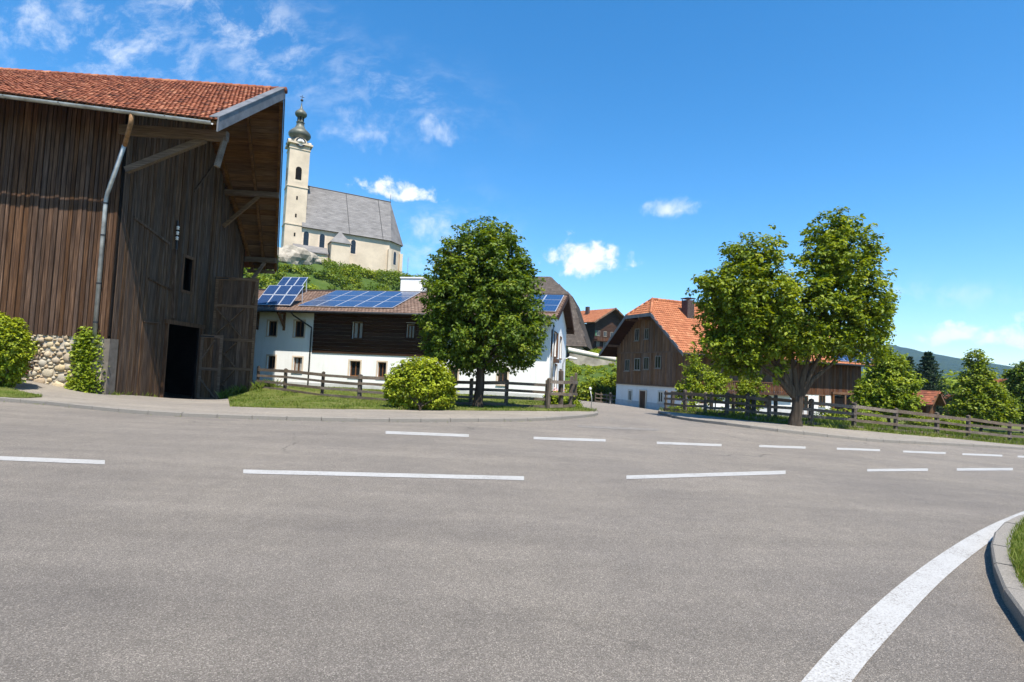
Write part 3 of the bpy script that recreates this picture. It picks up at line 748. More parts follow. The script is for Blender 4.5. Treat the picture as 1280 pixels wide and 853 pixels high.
# underside of the far slope: planks, rafters, purlins
nb = 31; ln = FE-RG
for i in range(nb):
    f0, f1 = (i+.02)/nb, (i+.97)/nb; p0, p1 = RG+ln*f0, RG+ln*f1; dz = A(0, 0, -.055-random.uniform(0, .012))
    mb = MB(); mb.hexa([A(-.0, p0[1], p0[2])+dz-A(0, 0, .03), p0+dz-A(0, 0, .03), p1+dz-A(0, 0, .03), A(0, p1[1], p1[2])+dz-A(0, 0, .03), A(0, p0[1], p0[2])+dz, p0+dz, p1+dz, A(0, p1[1], p1[2])+dz]); mb.build('soffit_board', 'soffit_wood', barn)
for fx in (.1, .56, .97):
    a = A(RG[0]*fx, 5.05, rz-.25); b = A(FE[0]*fx, 13.2, fz-.17); MB().beam(a, b, .15, .2).build('rafter', 'soffit_wood', barn)
for yy in (9.0, 12.4):
    xe = RG[0]+(FE[0]-RG[0])*(yy-5)/8.3
    MB().beam((-.1, yy, zr(yy)-.5), (xe-.05, yy, zr(yy)-.5), .24, .3).build('purlin', 'beam_wood', barn)
    MB().beam((.05, yy, zr(yy)-2.5), (xe*.62, yy, zr(yy)-.65), .16, .18).build('strut', 'beam_wood', barn)
MB().beam((-.1, 13.1, fz-.28), (FE[0]-.05, 13.1, fz-.28), .16, .2).build('purlin', 'beam_wood', barn)
MB().beam((-.1, 5, rz-.42), (RG[0]-.06, 5, rz-.42), .25, .32).build('purlin', 'beam_wood', barn)
MB().beam((-.2, -.05, ez-.1), (E[0]-.12, -.05, ez-.1), .26, .4).build('wall_plate', 'beam_wood', barn)
a = B.on_y(155, 213, .02)+A(.05, 0, 0); a[0] = .12
MB().beam(a, (a[0]+3.1, .02, ez-.25), .2, .26).build('strut', 'beam_wood', barn)
MB().beam((E[0]-.35, -.3, ez-1.5), (E[0]-.2, -.05, ez-.1), .14, .2).build('hanging_post', 'fence_wood', barn)
# gutter and downpipe
mb = MB(); gy, gz_ = -1.46, ez-.12
for i in range(9):
    a0 = math.pi+math.pi*i/8
for i in range(8):
    a0, a1 = math.pi+math.pi*i/8, math.pi+math.pi*(i+1)/8; p = lambda x_, an, r_: (x_, gy+r_*math.cos(an), gz_+r_*math.sin(an))
    mb.poly([p(XL, a0, .11), p(E[0]-.1, a0, .11), p(E[0]-.1, a1, .11), p(XL, a1, .11)]); mb.poly([p(XL, a1, .1), p(E[0]-.1, a1, .1), p(E[0]-.1, a0, .1), p(XL, a0, .1)])
gu = mb.build('gutter', 'zinc', barn, True)
for x in ar(-7, E[0], 1.9): MB().tube([(x, gy, gz_-.118), (x+.05, gy, gz_-.118)], .02, 6).beam((x, gy-.12, gz_-.03), (x, gy+.12, gz_-.03), .05, .02).build('gutter_bracket', 'dark_metal', gu)
dp = [A(1.25, gy-.24, gz_+.04), A(1.22, gy-.2, gz_-.3), A(.72, -1.15, gz_-1.05), A(-.40, -.22, gz_-2.75), A(-.46, -.18, gz_-3.05)]
MB().tube(dp[:3], .086, 10).build('downpipe_elbow', 'rusty_zinc', barn, True)
MB().tube([dp[2]+A(.012, -.02, .03)]+dp[3:]+[A(-.46, -.18, 2.2)], .082, 10).build('downpipe', 'zinc', barn, True)
for z in (gz_-3.2, 6.6, 4.6, 3.0): MB().tube([(-.46, -.18, z), (-.46, -.18, z+.07)], .1, 10).beam((-.46, -.18, z+.03), (-.46, 0, z+.03), .03, .03).build('pipe_clamp', 'dark_metal', barn)
# door leaves, swung open
def leaf(y, xa, xb, z0, z1, nplk, rails, braces, mat='door_wood'):
    fr_ = MB(); t_ = .05
    for za in rails: fr_.box((xa, y-.06-t_, za-.08), (xb, y-.06, za+.08))
    for xx in (xa+.07, xb-.07): fr_.box((xx-.07, y-.115, z0+.02), (xx+.07, y-.062, z1-.02))
    for (x1, za, x2, zb) in braces: fr_.beam((x1, y-.12, za), (x2, y-.12, zb), .05, .11, (0, 1, 0))
    o = fr_.build('door', 'brace_wood', barn)
    wd = (xb-xa)/nplk
    for i in range(nplk):
        me = board_mesh(wd-.012, .04, round(z1-z0+random.uniform(-.03, .03), 2), mat); link('plank', me, o, (xa+wd*(i+.5), y-.015, z0))
    hm = MB()
    for za in rails[:1]+rails[-1:]: hm.box((xa-.06, y-.13, za-.03), (xa+.7, y-.118, za+.03))
    hm.build('hinge', 'dark_metal', o)
    return o
y1 = d1+.12; xb = B.on_y(277, 460, y1)[0]; zt = B.on_y(258, 418, y1)[2]; zb = B.on_y(258, 505, y1)[2]
leaf(y1, .1, xb, zb, zt, 7, [zb+.25, (zb+zt)/2, zt-.12], [(.15, zb+1.4, xb-.2, zb+.35), (.15, (zb+zt)/2+.4, xb-.4, zt-.3)])
y2 = B.on_x(263, 430)[1]; xb2 = B.on_y(319, 430, y2)[0]; zt2 = B.on_y(290, 347, y2)[2]; zb2 = B.on_y(290, 504, y2)[2]; hh = zt2-zb2
leaf(y2, .1, xb2, zb2, zt2, 12, [zb2+.2, zb2+hh*.27, zb2+hh*.5, zb2+hh*.77, zt2-.1],
     [(.2, zb2+hh*.52, xb2-.7, zb2+hh*.75), (.2, zb2+hh*.75, xb2-.7, zb2+hh*.52), (.2, zb2+.3, xb2*.6, zb2+hh*.26), (.2, zb2+hh*.26, xb2*.6, zb2+.3), (.2, zb2+hh*.29, xb2*.6, zb2+hh*.48), (xb2*.6, zb2+hh*.29, .2, zb2+hh*.48), (xb2-.25, zb2+hh*.8, xb2-.1, zt2-.15)])
for o in barn.children:                      # the old front has sagged out of square: its far end stands a little forward and higher
    nm = o.name.split('.')[0]; roofy = nm in ('roof', 'roof_tiles', 'gutter', 'ridge_tile')
    if not (roofy or nm in ('board', 'boarding', 'stone', 'stone_base') or o.name == 'wall'): continue
    sh = 4.4 if roofy else 0.0
    def warp(v):
        g = min(v[0]-sh, 0.0); w_ = max(0.0, min(1.0, (5-v[1])/6.3)); return (v[0], v[1]+.08*g*w_, v[2]-(.034*g*w_ if roofy else 0))
    if o.data.users == 1 and nm not in ('board', 'stone', 'ridge_tile'):
        for v in o.data.vertices: v.co = warp(v.co)
    else: o.location = warp(o.location)
    for g_ in o.children:
        if nm == 'gutter':
            for v in g_.data.vertices: v.co = warp(v.co)
print('BARN', E, RG, FE, d0, d1, dtop, GW, y1, xb, y2, xb2, zb, zb2, len(placed))

# ------------------------------------------------------------------ white farmhouse
WF = Frame(at(685, 501, 34), -11)
wh = thing('farmhouse', 'long white farmhouse with brown cladding and solar panels on a low brown roof', 'house', WF.o, R(-11))
eE = WF.on_y(697, 396.5, -1.0); eR = WF.on_x(710, 370, eE[0]); print('WHITE', eE, eR, WF.on_x(714, 422, eE[0]))
HL, ye, ze = -24.0, -1.0, eE[2]; yr, zrg = eR[1], eR[2]; xo = eE[0]
if not 4 < yr < 9: yr, zrg = 6.2, ze+2.4
yf = 2*yr-ye; WD = yf-1.0
kw = (zrg-ze)/(yr-ye)
def zw(y): return ze+(y-ye)*kw if y < yr else zrg-(y-yr)*kw
cx0 = WF.on_y(391, 430)[0]; cx1 = WF.on_y(556, 430)[0]; cz0 = WF.on_y(395, 441)[2]
fpl = lambda u, d, z: (u, d, z)
wins = [(334.7, 345.7, 401.5, 420.3), (368, 380.2, 401.5, 421.5), (440.7, 453, 402.7, 423.8), (508.7, 518, 406, 424), (334, 344, 445, 461.3), (366.4, 377.4, 446.8, 465), (436.7, 450, 451.5, 470.7), (472, 482.5, 453, 472), (622, 634, 461, 481), (560, 572, 459, 477), (655, 666, 419, 438)]
holes = []
for (a, b, c_, d) in wins:
    p, q = WF.on_y(a, (c_+d)/2), WF.on_y(b, (c_+d)/2); zt_, zb_ = WF.on_y((a+b)/2, c_)[2], WF.on_y((a+b)/2, d)[2]; holes.append((p[0], q[0], zb_, zt_))
ztop = zw(0)-.16
holed_wall(HL, 0, -1.0, ztop, holes, fpl, .28).build('wall', 'plaster', wh)
MB().box((HL, -.03, -1.0), (0.03, -.004, .35)).build('wall_base', 'plaster_base', wh)
for i, h in enumerate(holes):
    window(wh, fpl, *h, dep=.14, curtain=i in (2, 5), trim='plaster_trim' if i not in (2, 3) else 'clad_wood')
z = cz0
while z < ztop-.05:                              # cladding planks
    hgt = min(.24, ztop-z); cuts = [(h[0]-.1, h[1]+.1) for h in holes[2:4] if h[2] < z+hgt/2 < h[3]+.1]
    for a, b in split_span(cx0, cx1, cuts):
        me = board_mesh(round(b-a, 1), .05, round(hgt-.012, 2), 'clad_wood'); link('plank', me, wh, ((a+b)/2, 0, z))
    z += .24
# gable on the street side
ghol = []
for (a, b, c_, d) in [(688, 697, 432, 459), (684.5, 691, 468, 492), (694, 699, 466, 490)]:
    pa, pb = WF.on_x(a, (c_+d)/2), WF.on_x(b, (c_+d)/2)
    if pa[1] > pb[1]: pa, pb = pb, pa
    ghol.append((max(.4, pa[1]), min(pb[1], WD-.5), WF.on_x((a+b)/2, d)[2], WF.on_x((a+b)/2, c_)[2]))
print('GHOL', ghol)
gp = lambda u, d, z: (-d, u, z)
ghol = [(1.0, 3.2, 2.75, 4.3), (.9, 1.9, .55, 2.2), (3.0, 4.2, .5, 2.2), (5.4, 6.6, 2.75, 4.2), (6.0, 7.2, .6, 1.9)]
holed_wall(0, WD, -1.0, ze+.1, ghol, gp, .25).build('wall', 'plaster', wh)
MB().poly([(0, 0, ze+.1), (0, WD, ze+.1), (0, WD, zw(WD)-.15), (0, yr, zrg-.15), (0, 0, zw(0)-.15)]).build('gable', 'plaster', wh)
for i, h in enumerate(ghol): window(wh, gp, *h, dep=.1, trim='window_wood')
for ya, yb in ((.35, .93), (3.27, 3.85)): MB().box((.02, ya, 2.7), (.07, yb, 4.35)).build('shutter', 'window_wood', wh)
for u in (2.1,): MB().box((.01, 1.0, 2.35), (.25, 3.2, 2.6)).build('flower_box', 'window_wood', wh)
MB().box((HL, WD, -1), (0, WD+.2, zw(WD)-.2)).build('wall', 'plaster', wh); MB().box((HL-.1, 0.02, -1), (HL, WD, ze)).build('wall', 'plaster', wh)
mb = MB(); mb.slab([(HL-1, ye, ze), (xo, ye, ze), (xo, yr, zrg), (HL-1, yr, zrg)], (0, 0, -.14)); mb.slab([(HL-1, yr, zrg), (xo, yr, zrg), (xo, yf, ze), (HL-1, yf, ze)], (0, 0, -.14)); mb.build('roof', 'clad_wood', wh)
vw = nz(A(0, yr-ye, zrg-ze)); Sw = math.hypot(yr-ye, zrg-ze)
tile_field((HL-1, ye-.05, ze), u_, vw, xo-HL+1, Sw, None, .24, .3, .01, .02, .012, .012).build('roof_tiles', 'tile_brown', wh, tint=True, kind='stuff')
vb = nz(A(0, ye-yr, zrg-ze)); tile_field((HL-1, yf, ze), u_, nz(A(0, yr-yf, zrg-ze)), xo-HL+1, Sw, None, .4, .4, .01, .02, .012, .012).build('roof_tiles', 'tile_brown', wh, tint=True, kind='stuff')
MB().tube([(HL-1, yr, zrg+.04), (xo, yr, zrg+.04)], .11, 8).build('ridge', 'shingle', wh, True)
for (ya, za, yb, zb_) in ((ye, ze, yr, zrg), (yr, zrg, yf, ze)): MB().obox((xo+.03, (ya+yb)/2, (za+zb_)/2-.05), (.025, 0, 0), A(0, yb-ya, zb_-za)/2, (0, 0, .16)).build('barge_board', 'clad_wood', wh)
MB().tube([(HL-1, ye-.1, ze-.06), (xo, ye-.1, ze-.06)], .07, 8).build('gutter', 'dark_metal', wh, True)
for yy in (0.2, yr, WD): MB().beam((-.1, yy, zw(yy)-.28), (xo-.05, yy, zw(yy)-.28), .18, .22).build('purlin', 'clad_wood', wh)
for px in (323, 356):
    x = WF.on_y(px, 400)[0]; mb = MB(); mb.beam((x, -.02, ze-1.25), (x, -.02, ze-.1), .14, .14); mb.beam((x, -.03, ze-1.0), (x, -.75, ze-.14), .13, .14); mb.beam((x, .1, ze-.12), (x, -.85, ze-.12), .14, .13); mb.build('bracket', 'window_wood', wh)
xd = WF.on_y(388, 450)[0]; x2 = WF.on_y(375, 394)[0]
MB().tube([(x2, ye-.08, ze-.1), (x2+.1, ye+.1, ze-.3), (xd, -.12, ze-1.0), (xd, -.12, ze-1.3), (xd, -.12, -.4)], .05, 8).build('downpipe', 'dark_metal', wh, True)
MB().tube([(.12, .35, ze-.2), (.12, .35, -.5)], .05, 8).build('downpipe', 'zinc', wh, True)
nw = nz(np.cross(u_, vw))
def on_roof(px, py): return WF.hit(px, py, (0, ye, ze), nw)
def st(p): return p[0], (p-A(0, ye, ze))@vw
bl, brr, tr_, tl = st(on_roof(368, 386.5)), st(on_roof(494.5, 385.5)), st(on_roof(522, 362)), st(on_roof(404, 363.5)); print('SOLAR', bl, brr, tl, tr_, Sw)
def panel_grid(s0, s1, t0, t1, nx, ny, lift=.12):
    for i in range(nx):
        for j in range(ny):
            L_, H_ = (s1-s0)/nx, (t1-t0)/ny; o = A(s0+i*L_, ye, ze)+vw*(t0+j*H_)+nw*lift
            solar_panel(wh, o, u_, vw, nw, L_-.025, H_-.025)
t0, t1 = max(.35, (bl[1]+brr[1])/2), min(Sw-.15, (tl[1]+tr_[1])/2); s0, s1 = bl[0], brr[0]
panel_grid(s0, s1, t0, t1, 5, 3)
p = st(on_roof(677, 389)); q = st(on_roof(700, 389)); panel_grid(q[0]-2.6, min(q[0]-.1, xo-.2), .9, Sw-.4, 2, 3)
def rack(pa, pb, tilt, H_, nx, ny):
    a = on_roof(*pa); b = on_roof(*pb); vv = A(0, math.cos(R(tilt)), math.sin(R(tilt))); n_ = nz(np.cross(u_, vv)); L_ = (b[0]-a[0])/nx; a = a+A(0, 0, .2)
    for i in range(nx):
        for j in range(ny): solar_panel(wh, a+u_*(L_*i)+vv*(H_/ny*j), u_, vv, n_, L_-.03, H_/ny-.03)
    for xx in (a[0]+.1, b[0]-.1):
        t_ = A(xx, a[1], a[2])+vv*(H_*.92); MB().beam(t_-A(0, 0, .03), (xx, t_[1]+.1, zw(t_[1])), .05, .05).beam((xx, a[1], a[2]-.03), t_-A(0, 0, .03), .05, .05).build('rack', 'alu', wh)
rack((318, 384.5), (366, 384.5), 46, 2.15, 3, 2); rack((338, 371), (372, 371), 46, 2.1, 3, 1)
a = WF.on_y(502, 356, yr+1.2); b = WF.on_y(529, 356, yr+1.2); mb = MB(); mb.box((a[0], yr+1.0, zrg-1.5), (b[0], yr+2.0, a[2]+.45)); mb.box((a[0]-.06, yr+.94, a[2]+.452), (b[0]+.06, yr+2.06, a[2]+.55)); mb.build('chimney', 'plaster', wh)

# ------------------------------------------------------------------ dark shingled house behind it
DF = Frame(at(729, 455, 84), -11)
dh = thing('house', 'steep dark shingled hip roof over a beige house behind the white farmhouse', 'house', DF.o, R(-11))
c0 = DF.on_y(734, 433.5, -.5); c1 = DF.on_y(716, 371, 2.7); c2 = DF.on_y(688, 346, 10.0); print('DARK', c0, c1, c2)
def ring(xr, y0, y1, z, xl): return [A(xl, y0, z), A(xr, y0, z), A(xr, y1, z), A(xl, y1, z)]
Rg0 = ring(c0[0], -.5, 21, c0[2], -31); Rg1 = ring(c1[0], 2.7, 17.5, c1[2], -29); rr0 = [A(-24, 10, c2[2]), A(c2[0], 10, c2[2])]
mb = MB()
for i in range(4):
    j = (i+1) % 4; mb.poly([Rg0[i], Rg0[j], Rg1[j], Rg1[i]])
mb.poly([Rg1[0], Rg1[1], rr0[1], rr0[0]]); mb.poly([Rg1[1], Rg1[2], rr0[1]]); mb.poly([Rg1[2], Rg1[3], rr0[0], rr0[1]]); mb.poly([Rg1[3], Rg1[0], rr0[0]]); mb.poly(Rg0[::-1])
rfo = mb.build('roof', 'shingle', dh)
for (qa, qb, qc, qd) in ((Rg0[0], Rg0[1], Rg1[1], Rg1[0]), (Rg1[0], Rg1[1], rr0[1], rr0[0]), (Rg0[1], Rg0[2], Rg1[2], Rg1[1])):
    u = nz(qb-qa); n_ = nz(np.cross(u, qd-qa)); v_ = np.cross(n_, u); L_ = np.linalg.norm(qb-qa); Sl = abs((qd-qa)@v_)
    poly = [((q-qa)@u, (q-qa)@v_) for q in (qa, qb, qc, qd)]
    tile_field(qa, u, v_, L_, Sl, lambda s, t_, P_=poly: bool(in_poly(np.array([s]), np.array([t_]), P_)[0]), .3, .34, .005, .02, .01, 0).build('roof_tiles', 'shingle', dh, tint=True, kind='stuff')
mb = MB(); mb.box((-30, .5, -5), (c0[0]-.9, 20, c0[2]-.02)); mb.build('wall', 'plaster_trim' if False else 'pale_concrete', dh)
xw = c0[0]-.9
window(dh, lambda u, d, z: (xw-d, u, z), 1.6, 2.6, c0[2]-2, c0[2]-.6, dep=-.06); window(dh, lambda u, d, z: (xw-d, u, z), 4.6, 5.6, c0[2]-2, c0[2]-.6, dep=-.06)
window(dh, lambda u, d, z: (u, .5+d, z), xw-2.2, xw-1.2, c0[2]-2, c0[2]-.6, dep=-.06)

# ------------------------------------------------------------------ farmhouse with the orange roof
HF = Frame(A(*at(857, 518, 49.6)[:2], -1.4), 24)
rh = thing('farmhouse', 'tall brown boarded farmhouse with orange half-hipped tile roof on pale plaster base', 'house', HF.o, R(24))
lf = HF.local(at(770, 507, 60)); GWd = HF.on_x(770, 495)[1]; print('RH', lf, GWd)
GWd = min(max(GWd, 9.5), 13); ym = GWd/2; OV = 1.5
pz = HF.on_x(800, 480.5)[2]; e1 = HF.on_x(848, 441, -OV); hc = HF.on_x(808, 392.5, -OV); re = HF.on_y(815, 374.5, ym); lv = HF.on_x(758, 449, -OV); print('RH2', pz, e1, hc, re, lv)
ey = -1.2; ezr = 5.35; rzr = re[2]; kh = (rzr-ezr)/(ym-ey); hz = hc[2]
def zh(y): return ezr+(y-ey)*kh if y < ym else rzr-(y-ym)*kh
hy0 = ey+(hz-ezr)/kh; hy1 = 2*ym-hy0; xr = max(re[0], .2); LH = HF.on_y(1076, 470)[0]; print('LH', LH, hy0, hy1, xr); LH = min(max(LH, 20), 27)
eyb = 2*ym-ey
mb = MB()
mb.box((0, 0, -1), (LH, GWd, pz)); mb.build('wall', 'plaster_house', rh)
mb = MB(); mb.box((-.03, -.03, -1), (LH-.01, GWd+.03, .75)); mb.build('wall_base', 'plaster_base', rh)
mb = MB(); mb.box((.06, .06, pz+.002), (LH-.06, GWd-.06, ezr+.6)); mb.poly([(.06, .06, ezr+.6), (.06, GWd-.06, ezr+.6), (.06, hy1, zh(hy1)-.2), (.06, hy0, zh(hy0)-.2)]); mb.poly([(LH-.06, .06, ezr+.6), (LH-.06, GWd-.06, ezr+.6), (LH-.06, ym, rzr-.3)]); mb.build('timber_core', 'dark_void', rh)
gq = lambda u, d, z: (d, GWd-u, z)          # seen from the street: u runs from the far corner to the near one
belt = HF.on_x(800, 441)[2]
y = 0
while y < GWd-.02:
    w_ = random.choice((.2, .23, .26)); yb = min(y+w_, GWd); m_ = GWd-(y+yb)/2; top = min(zh(m_), hz+.15)-.2
    for a, b in split_span(pz-.05, top, [(belt-.01, belt+.01)]): clad_boards('board', rh, gq, [(y, yb, a, round(b-a, 1)+a)], 'house_wood', random.choice((.03, .04)))
    y = yb
MB().box((-.1, 0, belt-.06), (-.045, GWd, belt+.06)).build('belt_board', 'house_wood', rh)
MB().box((-.12, 0, pz-.1), (-.045, GWd, pz+.03)).build('belt_board', 'house_wood', rh)
def hrect(a, b, c_, d):
    p, q = HF.on_x(a, (c_+d)/2), HF.on_x(b, (c_+d)/2); return GWd-p[1], GWd-q[1], HF.on_x((a+b)/2, d)[2], HF.on_x((a+b)/2, c_)[2]
for i, r_ in enumerate([(794.4, 799.7, 411, 426.4), (806.7, 811.7, 410.8, 424.3), (782, 787.5, 449.6, 464), (793.8, 801, 448, 463), (805.4, 811.7, 446.6, 462.2), (819.7, 827, 445, 460.8)]):
    window(rh, gq, *hrect(*r_), dep=-.11, fw=.075, mats=('window_grey', 'pane'), curtain=False)
for r_ in [(785.5, 790, 488, 501), (823, 829, 489.7, 503.4)]: window(rh, gq, *hrect(*r_), dep=-.05, fw=.08, mats=('pale_concrete', 'pane'), trim='pale_concrete')
a, b, z0, z1 = hrect(800.5, 807.5, 489, 512.3); dr = MB(); dr.box((-.09, GWd-b, z0), (-.01, GWd-a, z1)).build('door', 'window_wood', rh)
mb = MB(); mb.box((-.12, GWd-b-.12, z0), (-.015, GWd-b-.004, z1+.12)); mb.box((-.12, GWd-a+.004, z0), (-.015, GWd-a+.12, z1+.12)); mb.box((-.12, GWd-b, z1+.004), (-.015, GWd-a, z1+.12)); mb.build('door_frame', 'plaster_trim', rh)
# long side
x = 0
while x < LH-.05:
    w_ = random.choice((.22, .25, .28)); xb_ = min(x+w_, LH); clad_boards('board', rh, fpl, [(x, xb_, pz-.05+(0 if x < 14 else -.25), ezr+.5)], 'wing_wood' if x > 13 else 'house_wood', random.choice((.03, .045))); x = xb_
MB().box((0, -.5, pz-.45), (13, -.05, pz-.3)).build('balcony_floor', 'wing_wood', rh)
for i in range(52): link('baluster', board_mesh(.17, .025, .95, 'wing_wood'), rh, (.15+i*.25, -.47, pz-.3))
MB().beam((0, -.5, pz+.7), (13, -.5, pz+.7), .07, .1).build('handrail', 'wing_wood', rh)
for (a, b, z0, z1) in [(1.5, 2.5, 1.0, 2.1), (5, 6, 1.0, 2.1), (9, 10, .9, 2.1), (14.2, 15.4, .1, 2.0), (17, 17.9, 1.0, 2.1)]: window(rh, fpl, a, b, z0, z1, dep=-.05, mats=('window_wood', 'pane'), trim='pale_concrete')
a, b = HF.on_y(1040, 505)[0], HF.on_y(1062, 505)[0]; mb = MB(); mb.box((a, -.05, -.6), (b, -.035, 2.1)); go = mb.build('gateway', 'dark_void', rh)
for xx in (a-.15, (a+b)/2+.3, b): MB().box((xx, -.22, -.6), (xx+.22, -.055, 2.25)).build('gate_post', 'window_wood', rh)
MB().box((a-.2, -.25, 2.25), (b+.3, -.055, 2.5)).build('lintel', 'window_wood', rh)
MB().box((b+.25, -.07, -.6), (LH-.02, -.035, 2.2)).build('brick_panel', 'brick_dark', rh)
# roof
RX = LH+1.2
mb = MB(); th_ = (0, 0, -.16)
mb.slab([(-OV, ey, ezr), (RX, ey, ezr), (RX, ym, rzr), (xr, ym, rzr), (-OV, hy0, hz)], th_); mb.slab([(-OV, hy1, hz), (xr, ym, rzr), (RX, ym, rzr), (RX, eyb, ezr), (-OV, eyb, ezr)], th_); mb.slab([(-OV, hy0, hz), (xr, ym, rzr), (-OV, hy1, hz)], th_)
mb.build('roof', 'clad_wood', rh)
vh = nz(A(0, ym-ey, rzr-ezr)); Sh = math.hypot(ym-ey, rzr-ezr)
pol = [(0, 0), (RX+OV, 0), (RX+OV, Sh), (xr+OV, Sh), (0, (hz-ezr)/(rzr-ezr)*Sh)]
tile_field((-OV, ey, ezr), u_, vh, RX+OV, Sh, lambda s, t_: bool(in_poly(np.array([s]), np.array([t_]), pol)[0]), .24, .36, .01, .035, .007, .03).build('roof_tiles', 'tile_orange', rh, tint=True, kind='stuff')
hv = nz(A(xr+OV, 0, rzr-hz)); hS = math.hypot(xr+OV, rzr-hz); hL = hy1-hy0
tile_field((-OV, hy1, hz), (0, -1, 0), hv, hL, hS, lambda s, t_: t_ < hS*(1-abs(s-hL/2)/(hL/2)), .24, .36, .01, .035, .007, .03).build('roof_tiles', 'tile_orange', rh, tint=True, kind='stuff')
vq = nz(A(0, ym-eyb, rzr-ezr)); tile_field((-OV, eyb, ezr), u_, vq, RX+OV, Sh, lambda s, t_: s > t_*.2, .5, .5, .01, .03, .014, 0).build('roof_tiles', 'tile_orange', rh, tint=True, kind='stuff')
def caps(name, p, q, r_, step, mat):
    p, q = np.asarray(p, float), np.asarray(q, float); n_ = int(np.linalg.norm(q-p)/step)
    for i in range(n_):
        a_, b_ = p+(q-p)*i/n_, p+(q-p)*(i+1.1)/n_; o = MB().tube([A(0, 0, 0), b_-a_+A(0, 0, .015)], [r_, r_*1.15], 7); o.t = [random.uniform(.2, .9)]*len(o.t); o.build(name, mat, rh, True, True).location = tuple(a_)
caps('ridge_tile', (xr, ym, rzr+.03), (RX, ym, rzr+.03), .14, .5, 'tile_orange'); caps('ridge_tile', (-OV, hy0, hz+.04), (xr, ym, rzr+.04), .13, .45, 'tile_orange'); caps('ridge_tile', (-OV, hy1, hz+.04), (xr, ym, rzr+.04), .13, .45, 'tile_orange')
for p, q in (((-OV-.03, ey, ezr), (-OV-.03, hy0, hz)), ((-OV-.03, hy1, hz), (-OV-.03, eyb, ezr)), ((-OV-.03, hy0, hz), (-OV-.03, hy1, hz))):
    p, q = np.array(p), np.array(q); MB().obox((p+q)/2-A(0, 0, .1), (q-p)/2, A(.025, 0, 0), A(0, 0, .17)).build('barge_board', 'grey_board', rh)
MB().tube([(-OV, ey-.09, ezr-.06), (RX, ey-.09, ezr-.06)], .08, 8).build('gutter', 'dark_metal', rh, True)
for yy in (.3, hy0, ym, hy1, GWd-.3): MB().beam((-OV+.1, yy, min(zh(yy), hz)-.3), (.1, yy, min(zh(yy), hz)-.3), .18, .22).build('purlin', 'house_wood', rh)
nh = nz(np.cross(u_, vh)); cp = HF.hit(862.5, 398, (0, ey, ezr), nh)
mb = MB(); mb.box((cp[0]-.42, cp[1]-.1, cp[2]-.5), (cp[0]+.42, cp[1]+.75, cp[2]+1.75)); ch = mb.build('chimney', 'brick_dark', rh)
mb = MB(); mb.box((cp[0]-.5, cp[1]-.18, cp[2]+1.9), (cp[0]+.5, cp[1]+.83, cp[2]+1.97))
for sx in (-.42, .36):
    for sy in (-.1, .69): mb.box((cp[0]+sx, cp[1]+sy, cp[2]+1.752), (cp[0]+sx+.06, cp[1]+sy+.06, cp[2]+1.9))
mb.build('chimney_cap', 'dark_metal', ch)
for i in range(5):
    for j in range(2): solar_panel(rh, A(LH-5.0+i*1.15, ey, ezr)+vh*(.3+j*1.75)+nh*.12, u_, vh, nh, 1.12, 1.72)
# ------------------------------------------------------------------ hill, mountain
def sstep(v): v = np.clip(v, 0, 1); return v*v*(3-2*v)
def hill_h(x, y):
    a, b = A(-52, 110), A(-19, 129); ab = b-a
    t_ = np.clip(((x-a[0])*ab[0]+(y-a[1])*ab[1])/(ab@ab), 0, 1); d = np.hypot(x-a[0]-t_*ab[0], y-a[1]-t_*ab[1])
    h1 = 20.6*(1-sstep((d-8)/(36+t_*-12)))
    n = np.sin(x*.31+1)*np.cos(y*.23)*.5+np.sin(x*.7+y*.5)*.25
    h2 = 6.6*sstep((y-59)/35)*sstep((30-x)/14)*sstep((x+60)/30)
    h = np.maximum(h1, h2); return h+n*np.clip(h/4, 0, 1)
def HZ(x, y): return float(T(np.array([x]), np.array([y]))[0]-.16+hill_h(np.array([x]), np.array([y]))[0])
sheet('hill', ar(-150, 62, 2.0), ar(60, 220, 2.0), lambda x, y: T(x, y)-.18+hill_h(x, y)*sstep((y-60)/3), 'meadow', kind='structure')
def mountain_sheet(name, pts, depth, seed, amp):
    """ridge line from (px, py, Y) spots, dropping to the ground on both sides"""
    ws = [at(*p) for p in pts]; xs = np.array([p[0] for p in ws]); zs = np.array([p[2] for p in ws]); Y0 = ws[0][1]
    gx = np.linspace(xs[0], xs[-1], 130); gy = np.linspace(Y0-depth, Y0+depth, 46); r_ = np.random.default_rng(seed)
    X, Yv = np.meshgrid(gx, gy); base = np.interp(X, xs, zs); f = 1-np.abs(Yv-Y0)/depth
    n = sum(a_*np.sin(X*k_+p1)*np.cos(Yv*k_*.8+p2) for a_, k_, p1, p2 in zip((1, .6, .4, .3), (.0045, .011, .026, .06), r_.uniform(0, 6, 4), r_.uniform(0, 6, 4)))
    z = (base+8)*f**.85+n*amp*f-8+r_.uniform(-1, 1, X.shape)*2.5*f
    mb = MB(); nx = len(gx); mb.v = list(zip(X.ravel().tolist(), Yv.ravel().tolist(), z.ravel().tolist()))
    mb.f = [(j*nx+i, j*nx+i+1, (j+1)*nx+i+1, (j+1)*nx+i) for j in range(len(gy)-1) for i in range(nx-1)]; mb.t = [.5]*len(mb.f)
    return mb.build(name, 'forest', None, True, kind='structure')
mountain_sheet('mountain', [(850, 482, 2600), (960, 458, 2600), (1060, 432, 2600), (1110, 430, 2600), (1160, 447, 2600), (1210, 464, 2600), (1262, 473, 2600), (1340, 478, 2600), (1500, 470, 2600), (1750, 470, 2600)], 1100, 3, 9)
mountain_sheet('mountain', [(1080, 484, 1300), (1130, 462, 1300), (1160, 466, 1300), (1230, 478, 1300), (1290, 476, 1300), (1380, 465, 1300), (1600, 480, 1300)], 420, 5, 5)

